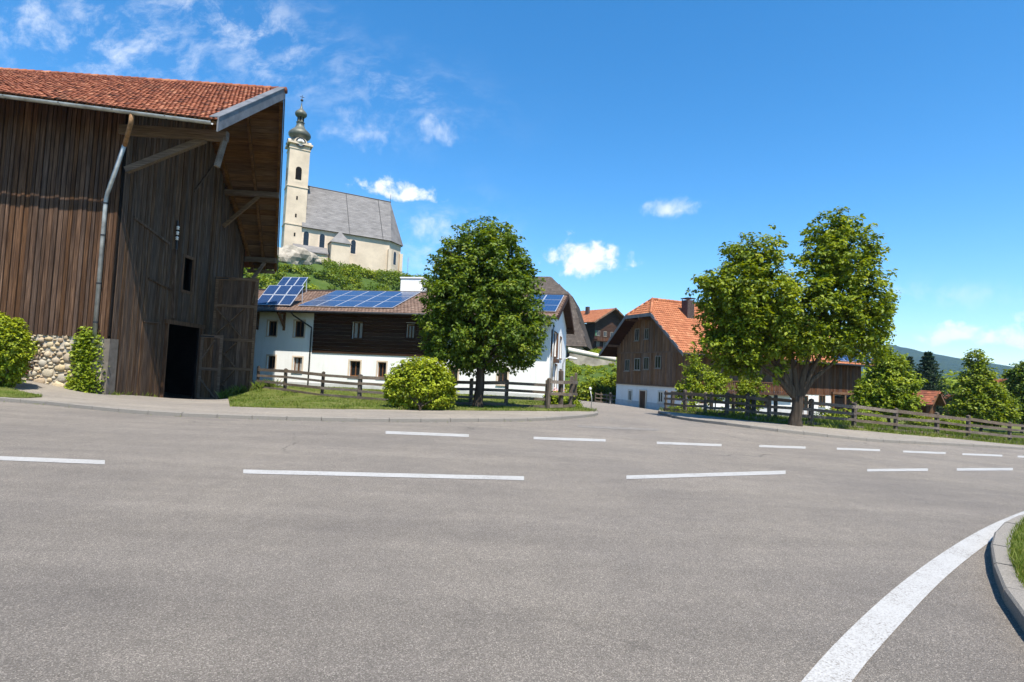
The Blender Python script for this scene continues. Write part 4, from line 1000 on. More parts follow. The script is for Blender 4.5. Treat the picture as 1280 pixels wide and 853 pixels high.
# ------------------------------------------------------------------ church
KF = Frame(A(*at(364, 330, 114)[:2], 20.2), 30)
chu = thing('church', 'cream hilltop church with tall onion domed tower and steep grey roof', 'church', KF.o, R(30))
hw = 1.95; TS = at(370, 185, 114)[2]-KF.o[2]; print('CHURCH', TS)
mb = MB(); mb.box((-hw, -hw, -5), (hw, hw, TS)); tw_ = mb.build('tower', 'church_wall', chu)
for z in (TS*.36, TS*.66, TS-1.0): MB().box((-hw-.12, -hw-.12, z), (hw+.12, hw+.12, z+.22)).build('string_course', 'church_wall', tw_)
mb = MB(); mb.box((-hw-.45, -hw-.45, TS), (hw+.45, hw+.45, TS+.35))
for s in range(4):                      # curved gables above the clocks
    pts = []
    for i in range(9):
        a_ = math.pi*i/8; pts.append((math.cos(a_)*1.3, TS+.35+math.sin(a_)*1.1))
    ring_ = [(p, -hw-.3, z) for p, z in pts]+[]
    rot = lambda q, k=s: (q[0]*math.cos(k*math.pi/2)-q[1]*math.sin(k*math.pi/2), q[0]*math.sin(k*math.pi/2)+q[1]*math.cos(k*math.pi/2), q[2])
    mb.slab([rot(q) for q in ring_], np.array(rot((0, .6, 0))))
mb.build('cornice', 'church_wall', tw_)
def arch(w2, h, n=6):
    return [(-w2, 0), (w2, 0)]+[(w2*math.cos(math.pi*i/n), h-w2+w2*math.sin(math.pi*i/n)) for i in range(n+1)]
def arched(parent, name, place, cx_, z0, w2, h, d, mat='pane'):
    mb = MB(); mb.poly([place(cx_+a_, d, z0+b_) for a_, b_ in arch(w2, h)]); return mb.build(name, mat, parent)
for s in range(4):
    pl = lambda u, d, z, k=s: (u*math.cos(k*math.pi/2)+(hw+d)*math.sin(k*math.pi/2), u*math.sin(k*math.pi/2)-(hw+d)*math.cos(k*math.pi/2), z)
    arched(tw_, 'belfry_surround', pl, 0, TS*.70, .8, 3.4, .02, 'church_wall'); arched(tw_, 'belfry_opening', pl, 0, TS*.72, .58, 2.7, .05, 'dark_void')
    mb = MB(); mb.poly([pl(1.0*math.cos(a_), .34, TS+.45+1.0*math.sin(a_)) for a_ in np.linspace(0, 2*math.pi, 20)[:-1]]); cl = mb.build('clock', 'dark_metal', tw_)
    mb = MB(); mb.poly([pl(.68*math.cos(a_), .37, TS+.45+.68*math.sin(a_)) for a_ in np.linspace(0, 2*math.pi, 20)[:-1]]); mb.build('clock_face', 'plaster', cl)
    mb = MB(); mb.beam(pl(0, .4, TS+.45), pl(.05, .4, TS+1.1), .08, .04); mb.beam(pl(0, .41, TS+.45), pl(.42, .41, TS+.2), .1, .04); mb.build('clock_hand', 'dark_metal', cl)
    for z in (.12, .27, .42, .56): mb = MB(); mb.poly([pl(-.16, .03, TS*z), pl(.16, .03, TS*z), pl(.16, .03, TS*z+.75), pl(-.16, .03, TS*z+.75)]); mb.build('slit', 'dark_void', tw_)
prof = [(3.0, 0), (2.75, .5), (2.1, 1.1), (1.75, 1.7), (1.9, 2.1), (2.45, 2.7), (2.62, 3.3), (2.4, 4.0), (1.8, 4.7), (1.25, 5.3), (.95, 6.1), (.85, 6.9), (1.0, 7.0), (1.0, 7.15), (.72, 7.25), (.72, 8.7), (1.05, 8.85), (1.35, 9.3), (1.42, 9.75), (1.2, 10.3), (.7, 10.85), (.32, 11.4), (.16, 12.2), (.07, 13.2), (.05, 13.6)]
sc_ = (at(373, 123, 114)[2]-KF.o[2]-TS)/15.0
dm = MB().lathe([(r_*.86, z*sc_) for r_, z in prof], (0, 0, TS+.35), 16).build('onion_dome', 'verdigris', chu, True)
mb = MB().lathe([(0, 0), (.28, .15), (.3, .3), (.2, .5), (0, .55)], (0, 0, TS+.35+13.5*sc_), 10); zt = TS+.35+13.9*sc_; mb.beam((0, 0, zt), (0, 0, zt+1.1), .09, .09); mb.beam((-.4, 0, zt+.7), (.4, 0, zt+.7), .09, .09); mb.build('finial', 'dark_metal', dm)
for i in range(6):
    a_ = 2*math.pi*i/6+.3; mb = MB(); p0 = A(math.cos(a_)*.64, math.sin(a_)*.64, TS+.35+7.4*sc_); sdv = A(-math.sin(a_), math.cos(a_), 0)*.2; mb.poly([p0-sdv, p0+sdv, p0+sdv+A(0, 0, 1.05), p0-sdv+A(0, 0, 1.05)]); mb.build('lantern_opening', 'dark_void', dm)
# nave
N0, N1, nw2 = hw-.4, 21.5, 5.2; yc = 3.2; y0n, y1n = yc-nw2, yc+nw2
eN = KF.on_y(372, 281, y0n); eN2 = KF.on_y(480, 300, y0n); rN = KF.on_y(385, 233, yc); print('NAVE', eN, eN2, rN)
ne, nr = (eN[2]+eN2[2])/2, rN[2]
XA = KF.on_y(487, 303, y0n)[0]; XR = KF.on_y(488, 253, yc)[0]; print('XA', XA, XR)
apx = XA+3.6
plan = [(N0, y0n), (XA, y0n), (apx, yc-2.2), (apx, yc+2.2), (XA, y1n), (N0, y1n)]
mb = MB()
for p, q in zip(plan, plan[1:]): mb.poly([(*p, -5), (*q, -5), (*q, ne), (*p, ne)])
mb.poly([(*plan[-1], -5), (*plan[0], -5), (*plan[0], ne), (N0, yc, nr-.2), (*plan[-1], ne)]); nv = mb.build('nave', 'church_wall', chu)
ov = .5; pe = [(N0-.3, y0n-ov), (XA+.2, y0n-ov), (apx+ov, yc-2.4), (apx+ov, yc+2.4), (XA+.2, y1n+ov), (N0-.3, y1n+ov)]
mb = MB(); zE = ne-.25
mb.poly([(*pe[0], zE), (*pe[1], zE), (XR, yc, nr), (N0-.3, yc, nr)]); mb.poly([(*pe[1], zE), (*pe[2], zE), (XR, yc, nr)]); mb.poly([(*pe[2], zE), (*pe[3], zE), (XR, yc, nr)]); mb.poly([(*pe[3], zE), (*pe[4], zE), (XR, yc, nr)]); mb.poly([(*pe[4], zE), (*pe[5], zE), (N0-.3, yc, nr), (XR, yc, nr)]); mb.poly([(*p, zE) for p in pe][::-1])
nrf = mb.build('roof', 'church_roof', chu)
vv_ = nz(A(0, yc-y0n+ov, nr-zE)); n_ = nz(np.cross(u_, vv_)); Ls = math.hypot(yc-y0n+ov, nr-zE)
for i in range(24):
    t_ = Ls*(i+.5)/24; xr_ = pe[1][0]+(XR-pe[1][0])*t_/Ls; MB().obox(A(N0-.3, y0n-ov, zE)+vv_*t_+u_*(xr_-N0+.3)/2+n_*.02, u_*((xr_-N0+.3)/2), vv_*Ls/50, n_*(.012+random.uniform(0, .015))).build('slate_course', 'church_roof', nrf)
MB().tube([(N0-.3, yc, nr), (XR+.1, yc, nr)], .16, 8).build('ridge', 'dark_metal', nrf)
for xx in (N0+9.3, N0+16.5): MB().obox(A(xx, (y0n-ov+yc)/2, (zE+nr)/2)+n_*.05, u_*.08, A(0, yc-y0n+ov, nr-zE)/2, n_*.02).build('roof_strip', 'dark_metal', nrf)
fpn = lambda u, d, z: (u, y0n-d, z)
for px, py in ((382, 298), (402, 301), (441, 308)):
    p = KF.on_y(px, py+9, y0n); arched(nv, 'window_surround', fpn, p[0], p[2]-.35, .85, 3.7, .02, 'plaster_trim'); wd_ = arched(nv, 'window', fpn, p[0], p[2], .5, 2.9, .05, 'pane')
    for k in (0, 1): mb = MB(); mb.box((p[0]-.5 if k else p[0]-.03, y0n-.08, p[2]+(1.2 if k else 0)), (p[0]+.5 if k else p[0]+.03, y0n-.06, p[2]+(1.26 if k else 2.6))); mb.build('glazing_bar', 'dark_metal', wd_)
d_ = nz(A(apx-XA, yc-2.2-y0n, 0)); sg = lambda u, d, z: tuple(A(XA, y0n, 0)+d_*u+A(d_[1], -d_[0], 0)*d+A(0, 0, z)); m_ = math.hypot(apx-XA, yc-2.2-y0n)/2
arched(nv, 'window_surround', sg, m_, ne-5.4, .85, 3.7, .02, 'plaster_trim'); arched(nv, 'window', sg, m_, ne-5.0, .5, 2.9, .05); arched(nv, 'window', lambda u, d, z: (apx+d, yc+u, z), 0, ne-5.0, .5, 2.9, .05)
for p in plan[1:4]: MB().box((p[0]-.35, p[1]-.75, -5), (p[0]+.35, p[1]+.3, ne-2.2)).build('buttress', 'church_wall', nv)
p = KF.on_y(413.5, 322, y0n-2.6); q = KF.on_y(437, 322, y0n-2.6); zt = KF.on_y(425, 304, y0n-2.6)[2]; zp = KF.on_y(424, 289, y0n-1)[2]; xm = (p[0]+q[0])/2
mb = MB(); mb.box((p[0], y0n-2.6, -6), (q[0], y0n-.02, zt)); an = mb.build('chapel', 'church_wall', chu)
mb = MB(); cc = [(p[0]-.3, y0n-2.9, zt), (q[0]+.3, y0n-2.9, zt), (q[0]+.3, y0n+.05, zt), (p[0]-.3, y0n+.05, zt)]
for i in range(4): mb.poly([cc[i], cc[(i+1) % 4], (xm, y0n-1.1, zp)])
mb.poly(cc[::-1]); mb.build('roof', 'church_roof', an)
p2 = KF.on_y(367, 312, y0n-1.6); mb = MB(); z2 = KF.on_y(385, 307, y0n)[2]; mb.slab([(p2[0], y0n-1.9, z2-1.5), (p[0]-.35, y0n-1.9, z2-1.5), (p[0]-.35, y0n-.01, z2), (p2[0], y0n-.01, z2)], (0, 0, -.2)); mb.build('lean_to_roof', 'church_roof', chu)
MB().box((p2[0]+.3, y0n-1.6, -6), (p[0]-.4, y0n-.02, z2-1.7)).build('lean_to_wall', 'church_wall', chu)
MB().tube([(XR, yc, nr), (XR, yc, nr+1.8)], .05, 6).build('lightning_rod', 'dark_metal', chu)

# ------------------------------------------------------------------ chalet on the slope
CF_ = Frame(A(*at(742, 452, 128)[:2], 4.6), 38)
cha = thing('chalet', 'orange roofed chalet with stacked wooden balconies up the green slope', 'house', CF_.o, R(38))
CW = 10.4; pk = CF_.on_y(766, 388, -1.5); ce = CF_.on_y(776.5, 402, -1.5); print('CHALET', CW, pk, ce)
xm = CW/2; zpk = 13.0; zce = zpk-(xm+1.6)*.56; CD = 11
mb = MB(); mb.box((0, 0, -4), (CW, CD, zce-.1)); mb.poly([(0, 0, zce-.1), (CW, 0, zce-.1), (xm, 0, zpk-.3)]); mb.build('wall', 'clad_wood', cha); MB().box((-.04, -.04, -4), (CW+.04, CD, 2.5)).build('wall', 'plaster', cha)
mb = MB(); mb.box((-.05, -.06, 5.4), (CW+.05, -.005, zce-.1)); mb.poly([(0, -.05, zce-.1), (CW, -.05, zce-.1), (xm, -.05, zpk-.35)]); mb.build('cladding', 'clad_wood', cha)
mb = MB(); mb.slab([(-1.6, -1.5, zce), (xm, -1.5, zpk), (xm, CD+1, zpk), (-1.6, CD+1, zce)], (0, 0, -.2)); mb.slab([(xm, -1.5, zpk), (CW+1.6, -1.5, zce), (CW+1.6, CD+1, zce), (xm, CD+1, zpk)], (0, 0, -.2)); mb.build('roof', 'house_wood', cha)
for sgn, x0 in ((1, -1.6), (-1, CW+1.6)): tile_field((x0, -1.5, zce), (0, 1, 0), nz(A(sgn*(xm+1.6), 0, zpk-zce)), CD+2.5, math.hypot(xm+1.6, zpk-zce), None, .45, .5, .01, .03, .01, 0).build('roof_tiles', 'tile_orange', cha, tint=True, kind='stuff')
for za in (5.0, 2.6):
    MB().box((-.3, -1.2, za), (CW+.3, -.07, za+.12)).build('balcony_floor', 'wing_wood', cha)
    for i in range(int((CW+.5)/.3)): link('baluster', board_mesh(.24, .03, .9, 'wing_wood'), cha, (-.1+i*.3, -1.18, za+.12))
    mb = MB(); mb.beam((-.3, -1.22, za+1.05), (CW+.3, -1.22, za+1.05), .1, .08); mb.build('handrail', 'wing_wood', cha)
for za in (6.2, 3.7, 1.2):
    for k in range(4):
        xa = .6+k*(CW-1.2)/4; window(cha, fpl, xa, xa+1.1, za, za+1.25, dep=-.12, fw=.09, mats=('window_grey', 'pane'), sill=False)
for k in (0, 3): xa = .6+k*(CW-1.2)/4; MB().box((xa-.5, -.1, 6.2), (xa-.03, -.06, 7.45)).build('shutter', 'shutter_green', cha)
MB().box((xm-2.6, 5, zpk-2), (xm-1.9, 5.8, zpk+.5)).build('chimney', 'brick_dark', cha)
for (ya, za, yb, zb_) in ((-1.6, zce, xm, zpk), (xm, zpk, CW+1.6, zce)): MB().obox(((ya+yb)/2, -1.53, (za+zb_)/2-.05), A(yb-ya, 0, zb_-za)/2, (0, .025, 0), (0, 0, .2)).build('barge_board', 'house_wood', cha)

# retaining wall with coping along the slope
a, b = at(712, 441.5, 83), at(770, 453, 82.5); wl = thing('retaining_wall', 'pale concrete retaining wall with rounded coping on the slope below the chalet', 'wall', ((a+b)/2)*A(1, 1, 0), 0)
o_ = A(*((a+b)/2)[:2], 0); mb = MB()
mb.hexa([a-o_+A(0, 0, -1.9), b-o_+A(0, 0, -1.2), b-o_+A(0, .5, -1.2), a-o_+A(0, .5, -1.9), a-o_, b-o_, b-o_+A(0, .5, 0), a-o_+A(0, .5, 0)]); mb.build('wall', 'rock', wl)
MB().tube([a-o_+A(-.2, .2, .45), a-o_+A(0, .2, .45), b-o_+A(0, .2, .4)], [.42, .38, .32], 8).build('coping', 'pale_concrete', wl, True)

# ------------------------------------------------------------------ small sheds at the far right
def shed(px0, px1, pyb, D, label, deg, hgt, mats=('wing_wood', 'tile_red')):
    o_ = at((px0+px1)/2, pyb, D); o_[2] = Tz(o_[0], o_[1]); wd_ = abs(px1-px0)/FPX*D; f = Frame(o_, deg)
    s = thing('shed', label, 'shed', o_, R(deg)); w2 = wd_/2; dp_ = wd_*.9
    mb = MB(); mb.box((-w2, 0, -.6), (w2, dp_, hgt)); mb.poly([(-w2, 0, hgt), (w2, 0, hgt), (0, 0, hgt+w2*.55)]); mb.poly([(-w2, dp_, hgt), (w2, dp_, hgt), (0, dp_, hgt+w2*.55)]); mb.build('wall', mats[0], s)
    e = .7; zp = hgt+w2*.55+.1; ze_ = hgt-e*.5
    mb = MB(); mb.slab([(-w2-e, -e, ze_), (0, -e, zp), (0, dp_+e, zp), (-w2-e, dp_+e, ze_)], (0, 0, -.12)); mb.slab([(0, -e, zp), (w2+e, -e, ze_), (w2+e, dp_+e, ze_), (0, dp_+e, zp)], (0, 0, -.12)); mb.build('roof', mats[0], s)
    for sgn, x0 in ((1, -w2-e), (-1, w2+e)): tile_field((x0, -e, ze_), (0, 1, 0), nz(A(sgn*(w2+e), 0, zp-ze_)), dp_+2*e, math.hypot(w2+e, zp-ze_), None, .4, .45, .01, .03, .01, 0).build('roof_tiles', mats[1], s, tint=True, kind='stuff')
    for sgn in (-1, 1): MB().obox((sgn*(w2+e)/2, -e-.03, (zp+ze_)/2-.04), A((w2+e)/2, 0, -sgn*(zp-ze_)/2)*A(1, 1, 1)*A(sgn, 1, sgn), (0, .02, 0), (0, 0, .14)).build('barge_board', 'window_wood', s)
    MB().box((-.5, -.04, -.3), (.5, -.004, 1.9)).build('door', 'door_wood', s)
    window(s, fpl, .9, 1.6, .9, 1.6, dep=-.05) if w2 > 1.8 else None
shed(1143, 1185, 520, 60, 'low brown shed with reddish roof between the two bright trees', 40, 2.3)
shed(1180, 1200, 512, 78, 'small distant hut with orange roof beside the low brown shed', -20, 2.6)
shed(1276, 1330, 512, 62, 'dark brown hut at the far right edge of the meadow', 10, 4.0)

# ------------------------------------------------------------------ fences
def fence(name, label, posts, hts, H, nr, lean=.02, thick=.15, group=None, wild=()):
    o_ = np.array([*posts[0][:2], Tz(*posts[0][:2])]); s = thing(name, label, 'fence', o_)
    if group: s['group'] = group
    P = [np.array([*p[:2], Tz(*p[:2])+.1]) for p in posts]
    for i, p in enumerate(P):
        h = H+.12+random.uniform(-.04, .06)+(wild[i] if i < len(wild) else 0); q = p-o_
        tl_ = A(random.uniform(-lean, lean), random.uniform(-lean, lean), 0)*h; t_ = thick*random.uniform(.85, 1.15)/2
        mb = MB(); b_ = q-A(0, 0, .3); e = q+tl_+A(0, 0, h)
        d = nz((P[min(i+1, len(P)-1)]-P[max(i-1, 0)])[:2]); ex, ey_ = A(*d, 0)*t_, A(-d[1], d[0], 0)*t_*.9
        mb.hexa([b_-ex-ey_, b_+ex-ey_, b_+ex+ey_, b_-ex+ey_, e-ex-ey_, e+ex-ey_, e+ex+ey_, e-ex+ey_]); mb.poly([e-ex-ey_, e+ex-ey_, e+A(0, 0, .05)]); mb.poly([e+ex-ey_, e+ex+ey_, e+A(0, 0, .05)]); mb.poly([e+ex+ey_, e-ex+ey_, e+A(0, 0, .05)]); mb.poly([e-ex+ey_, e-ex-ey_, e+A(0, 0, .05)])
        ob = mb.build('post', 'post_wood', s)
    for i in range(len(P)-1):
        a, b = P[i]-o_, P[i+1]-o_; d = nz((b-a)[:2]); off = A(d[1], -d[0], 0)*(thick*.5+.02)
        if off[1] > 0: off = -off
        for k in range(nr):
            z = H*(1-k*(.86/max(nr-1, 1)))-.02
            j1, j2 = random.uniform(-.035, .035), random.uniform(-.035, .035)
            hgt = .13 if k else .15
            mb = MB().beam(A(0, 0, 0), (b-a)*1.02+A(0, 0, j2-j1), .045, hgt*random.uniform(.85, 1.1)); mb.build('rail', 'fence_wood', s).location = tuple(map(float, a+off+A(0, 0, z+j1)-(b-a)*.01))
    return s
fence('fence', 'weathered post and rail fence in front of the white farmhouse', [at(*p) for p in LFENCE[:9]], None, 1.16, 4)
fence('fence', 'short run of taller posts at the street corner by the white farmhouse', [at(684.5, 515, 25.4), at(701, 515.5, 25.9), at(712, 515, 26.8), at(718, 514, 28.2), at(716, 512, 30.5)], None, 1.3, 3, .04, .17, None, (0, .35, .1, .3, 0))
fence('fence', 'long weathered post and rail fence running past the big forked tree', [at(*p) for p in RFENCE], None, 1.1, 4, .03, .15)
bf = [at(p[0]+8, p[1]-3, p[2]+2.6) for p in RFENCE[:6]]
fence('fence', 'second dark post fence set just behind the roadside fence below the farmhouse', bf, None, 1.15, 2, .05, .16)
# dark railing at the end of the side street
fence('railing', 'dark railing across the foot of the slope at the end of the side street', [at(x, 505-(772-x)*.03, 59.5) for x in (744, 751, 758, 765, 772)], None, .9, 3, .01, .1)

# small street furniture
p = ground(738.5, 513.5); d = thing('marker_post', 'thin leaning marker post with pale head at the lawn corner', 'post', p)
MB().tube([(0, 0, -.1), (.03, 0, .6), (-.06, 0, 1.05)], .025, 8).build('pole', 'zinc', d, True); MB().lathe([(0, 0), (.06, .02), (.07, .1), (.04, .17), (0, .18)], (-.07, 0, 1.03), 10).build('head', 'white_metal', d, True)
p = at(762.5, 506.5, 50); p[2] = Tz(p[0], p[1]); d = thing('bollard', 'dark bollard on the side street before the boarded gable', 'bollard', p)
MB().lathe([(.16, -.1), (.16, .05), (.11, .08), (.10, .85), (.13, .87), (.13, .95), (.05, 1.02), (0, 1.03)], (0, 0, 0), 12).build('body', 'dark_metal', d, True)
p = at(701.5, 510, 30); p[2] = Tz(p[0], p[1]); d = thing('street_lamp', 'slim street lamp with short curved arm beside the white gable', 'lamp', p)
zl = at(703, 449, 30)[2]-p[2]
MB().tube([(0, 0, -.2), (0, 0, .5), (0, 0, zl-.3), (.08, 0, zl), (.3, 0, zl+.08)], [.055, .05, .04, .035, .03], 8).build('pole', 'zinc', d, True); MB().tube([(.25, 0, zl+.07), (.35, 0, zl+.08), (.75, 0, zl+.04)], [.03, .08, .05], 8).build('lamp_head', 'white_metal', d, True)
p = A(*at(510, 330, 128)[:2], 0); p[2] = HZ(p[0], p[1]); d = thing('antenna', 'thin antenna mast at the edge of the church hill', 'antenna', p); zt = at(510, 322, 128)[2]-p[2]
MB().tube([(0, 0, -.5), (0, 0, zt)], .06, 6).build('mast', 'zinc', d); MB().tube([(-.4, 0, zt-.8), (.4, 0, zt-.8)], .04, 6).build('crossbar', 'zinc', d)
# ------------------------------------------------------------------ trees and shrubs
def blob_points(blobs, n, r_, shell=.42):
    vol = np.array([b[3]*b[4]*b[5] for b in blobs])**.8; k = r_.choice(len(blobs), n, p=vol/vol.sum()); bl = np.array(blobs)[k]
    d = unit(n, r_); rad = r_.uniform(0, 1, n)**shell
    p = bl[:, :3]+d*rad[:, None]*bl[:, 3:6]
    o = d/bl[:, 3:6]; o /= np.linalg.norm(o, axis=1)[:, None]
    return p, o, rad
def tree(name, label, cat, base, blobs, ncl, per, leaf, mat, seed, trunk_r=.2, fork=1.6, limbs=26, cr=.34, shell=.42, group=None, mains=(), bark='bark', root=0.0, wide=.62, stems=1):
    r_ = np.random.default_rng(seed); t_ = thing(name, label, cat, base)
    if group: t_['group'] = group
    c_, o, rad = blob_points(blobs, ncl, r_, shell)
    ns = ncl//2; c2, o2, _ = blob_points(blobs, ns, r_, .05); c2 = c2+o2*(r_.uniform(-.1, 1.0, ns)*cr)[:, None]+A(0, 0, .15*cr)
    c_, o, rad = np.concatenate([c_, c2]), np.concatenate([o, o2]), np.concatenate([rad, np.ones(ns)]); sprig = np.arange(len(c_)) >= ncl
    keep = c_[:, 2] > .15; sprig = sprig[keep]; c_, o, rad = c_[keep], o[keep], rad[keep]; ncl = len(c_)
    crv = cr*r_.uniform(.6, 1.35, ncl)*np.where(sprig, .48, 1); n_ = r_.poisson(per*(crv/cr)**1.5)+4; idx = np.repeat(np.arange(ncl), n_); n = len(idx)
    u = unit(n, r_); sp = r_.uniform(0, 1, n)**.5
    pos = c_[idx]+u*(sp*crv[idx])[:, None]*A(1, 1, .72)
    out = o[idx]*.6+u*.7; out /= np.linalg.norm(out, axis=1)[:, None]
    size = leaf*r_.uniform(.6, 1.3, n); tc = r_.normal(.45, .17, ncl); tint = np.clip(tc[idx]+r_.normal(0, .15, n)+u[:, 2]*.08, 0, 1)
    leaves('crown', pos, out, size, tint, mat, t_, wide, .35, r_)
    # trunk and limbs
    if trunk_r:
        zc = np.mean([b[2] for b in blobs]); mb = MB(); tops = []
        for s in range(stems):
            lean = A(*r_.normal(0, .05, 2), 0)*(1 if stems == 1 else 5); top = A(0, 0, fork)+lean*fork
            mb.tube([A(0, 0, -.35), A(0, 0, .05), A(0, 0, .35), top*.5+A(.03, 0, 0), top], [trunk_r*1.6, trunk_r*1.3, trunk_r*1.08, trunk_r, trunk_r*.9], 12, False)
            tops.append(top)
        mb.build('trunk', bark, t_, True)
        mb = MB(); sel = r_.choice(ncl, min(limbs, ncl), replace=False)
        arms = []
        for k in mains:
            tip = A(*blobs[k][:3]); a = tops[0]-A(0, 0, .25); L_ = np.linalg.norm(tip-a)
            arms.append((a+(tip-a)*.3+A(0, 0, .05*L_), a+(tip-a)*.65, tip*.85+a*.15))
            mb.tube([a, a+(tip-a)*.3+A(0, 0, .05*L_), a+(tip-a)*.65+r_.normal(0, .08, 3), tip], [trunk_r*.62, trunk_r*.44, trunk_r*.28, trunk_r*.1], 9, False)
        for i, k in enumerate(sel):
            tip = c_[k]; top = tops[i % stems]; main = i < 6
            a = top-A(0, 0, .15)
            if arms: a = min((q_ for ar_ in arms for q_ in ar_), key=lambda q_: np.linalg.norm(q_-tip)+(.0 if q_[2] < tip[2] else .8))
            m1 = a+(tip-a)*.35+A(0, 0, .12*np.linalg.norm(tip-a))+r_.normal(0, .12, 3); m2 = a+(tip-a)*.7+A(0, 0, .08*np.linalg.norm(tip-a))+r_.normal(0, .12, 3)
            r0 = trunk_r*(.5 if main and not len(mains) else .26)
            mb.tube([a, m1, m2, tip], [r0, r0*.62, r0*.36, r0*.1], 7, False)
        mb.build('limbs', bark, t_, True)
    return t_
def pxblobs(base, D, lst, depth=.9):
    out = []
    for (px, py, rx, ry) in lst:
        p = at(px, py, D)-base; s = D/FPX; out.append((p[0], p[1], p[2], rx*s, (rx*.5+ry*.5)*s*depth, ry*s))
    return out
lb = at(597, 510, 25); lb[2] = Tz(lb[0], lb[1])+.1; D = 25; print('LTREE', lb)
tree('tree', 'dense rounded dark green tree in front of the white farmhouse', 'tree', lb, pxblobs(lb, D, [(603, 408, 74, 58), (602, 362, 72, 60), (600, 318, 50, 38), (600, 296, 26, 20), (572, 428, 42, 36), (640, 418, 40, 44), (560, 350, 26, 22), (645, 345, 28, 26), (625, 300, 20, 18), (665, 405, 20, 22), (538, 405, 16, 18)]), 1000, 46, .165, 'leaf_dark', 11, .2, 2.0, 44, .33, .38)
rb = at(994, 532, 25.2); rb[2] = Tz(rb[0], rb[1])+.1; D = rb[1]; print('RTREE', rb)
tree('tree', 'large forked spreading tree standing at the roadside fence', 'tree', rb, pxblobs(rb, D, [(928, 378, 46, 56), (945, 318, 34, 30), (903, 372, 28, 34), (982, 388, 66, 52), (1046, 320, 40, 48), (1038, 292, 30, 24), (1064, 380, 42, 52), (1092, 385, 20, 30), (985, 428, 70, 22), (912, 425, 38, 34), (1090, 316, 16, 14), (1060, 428, 42, 22), (885, 352, 14, 14), (1100, 410, 14, 14), (940, 455, 40, 16)]), 1050, 46, .185, 'leaf_mid', 12, .235, 1.35, 60, .38, .5, mains=(0, 2, 3, 4, 6, 9, 11))
b = at(525, 513.5, 22.4); b[2] = Tz(b[0], b[1])+.1; D = b[1]
tree('bush', 'big clipped round yellow green bush beside the dark tree', 'bush', b, pxblobs(b, D+.9, [(525, 480, 38, 30), (505, 488, 22, 22), (546, 488, 22, 23), (524, 502, 36, 10)]), 800, 26, .13, 'leaf_yellow', 13, .04, .3, 14, .2, .3)
b = ground(-6, 489, 12); D = b[1]; print('EDGE BUSH', b)
tree('bush', 'clipped bright green bush at the left edge before the barn', 'bush', b, pxblobs(b, D+.2, [(-8, 435, 34, 38), (-12, 462, 34, 22), (2, 442, 24, 34)]), 900, 26, .12, 'leaf_yellow', 14, .05, .3, 14, .2, .28)
# climbers on the barn base
def climber(label, rects, n, leaf, mat, seed, cat='climber'):
    r_ = np.random.default_rng(seed); x0, z0 = rects[0][0], rects[0][2]; o_ = B.world((x0, -.1, B.ground(x0, -.1))); t_ = thing('climbing_plant', label, cat, o_, R(3)); lo = B.local(o_)
    P, O = [], []
    for (xa, xb, za, zb, th) in rects:
        k = int(n*(xb-xa)*(zb-za)); uu = r_.uniform(-1, 1, (k, 2)); uu = np.clip(r_.normal(0, .5, (k, 2))+uu*.25, -1.25, 1.25)
        cxx, czz = (xa+xb)/2, (za+zb)/2; dd = r_.uniform(0, 1, k)
        P.append(np.stack([cxx+uu[:, 0]*(xb-xa)/2, -.02-th*np.sqrt(np.clip(1-uu[:, 0]**2*.8, 0, 1))*(.4+.6*dd), czz+uu[:, 1]*(zb-za)/2], 1)); O.append(np.tile(A(0, -1, .2), (k, 1)))
    P, O = np.concatenate(P)-lo, np.concatenate(O); k = len(P)
    leaves('foliage', P, O+unit(k, r_)*.3, leaf*r_.uniform(.6, 1.3, k), np.clip(r_.normal(.5, .2, k), 0, 1), mat, t_, .75, .5, r_)
    mb = MB()
    for j in range(5):
        (xa, xb, za, zb, th) = rects[j % len(rects)]; xx = r_.uniform(xa+.1, xb-.1); mb.tube([A(xx, -.06, za)-lo, A(xx+.1, -.08, (za+zb)/2)-lo, A(xx-.05, -.06, zb-.1)-lo], [.03, .02, .01], 6)
    mb.build('stem', 'bark', t_)
def rx_(a, b, c_, d, th):
    p, q = B.on_y(a, (c_+d)/2, -.1), B.on_y(b, (c_+d)/2, -.1); return (p[0], q[0], B.on_y((a+b)/2, d, -.1)[2], B.on_y((a+b)/2, c_, -.1)[2], th)
climber('leafy green climber covering the barn corner beside the downpipe', [rx_(96, 127, 458, 497, .5), rx_(92, 124, 421, 462, .4), rx_(86, 105, 470, 496, .4), rx_(100, 122, 412, 440, .3)], 900, .13, 'leaf_light', 21)
climber('sparse reddish climber on the fieldstones beside the edge bush', [rx_(24, 56, 424, 446, .2), rx_(22, 46, 446, 470, .25)], 320, .13, 'leaf_red', 22)
climber('thin green tuft of creeper among the reddish leaves on the fieldstones', [rx_(40, 52, 425, 440, .25), rx_(26, 40, 445, 468, .3)], 420, .11, 'leaf_mid', 23)
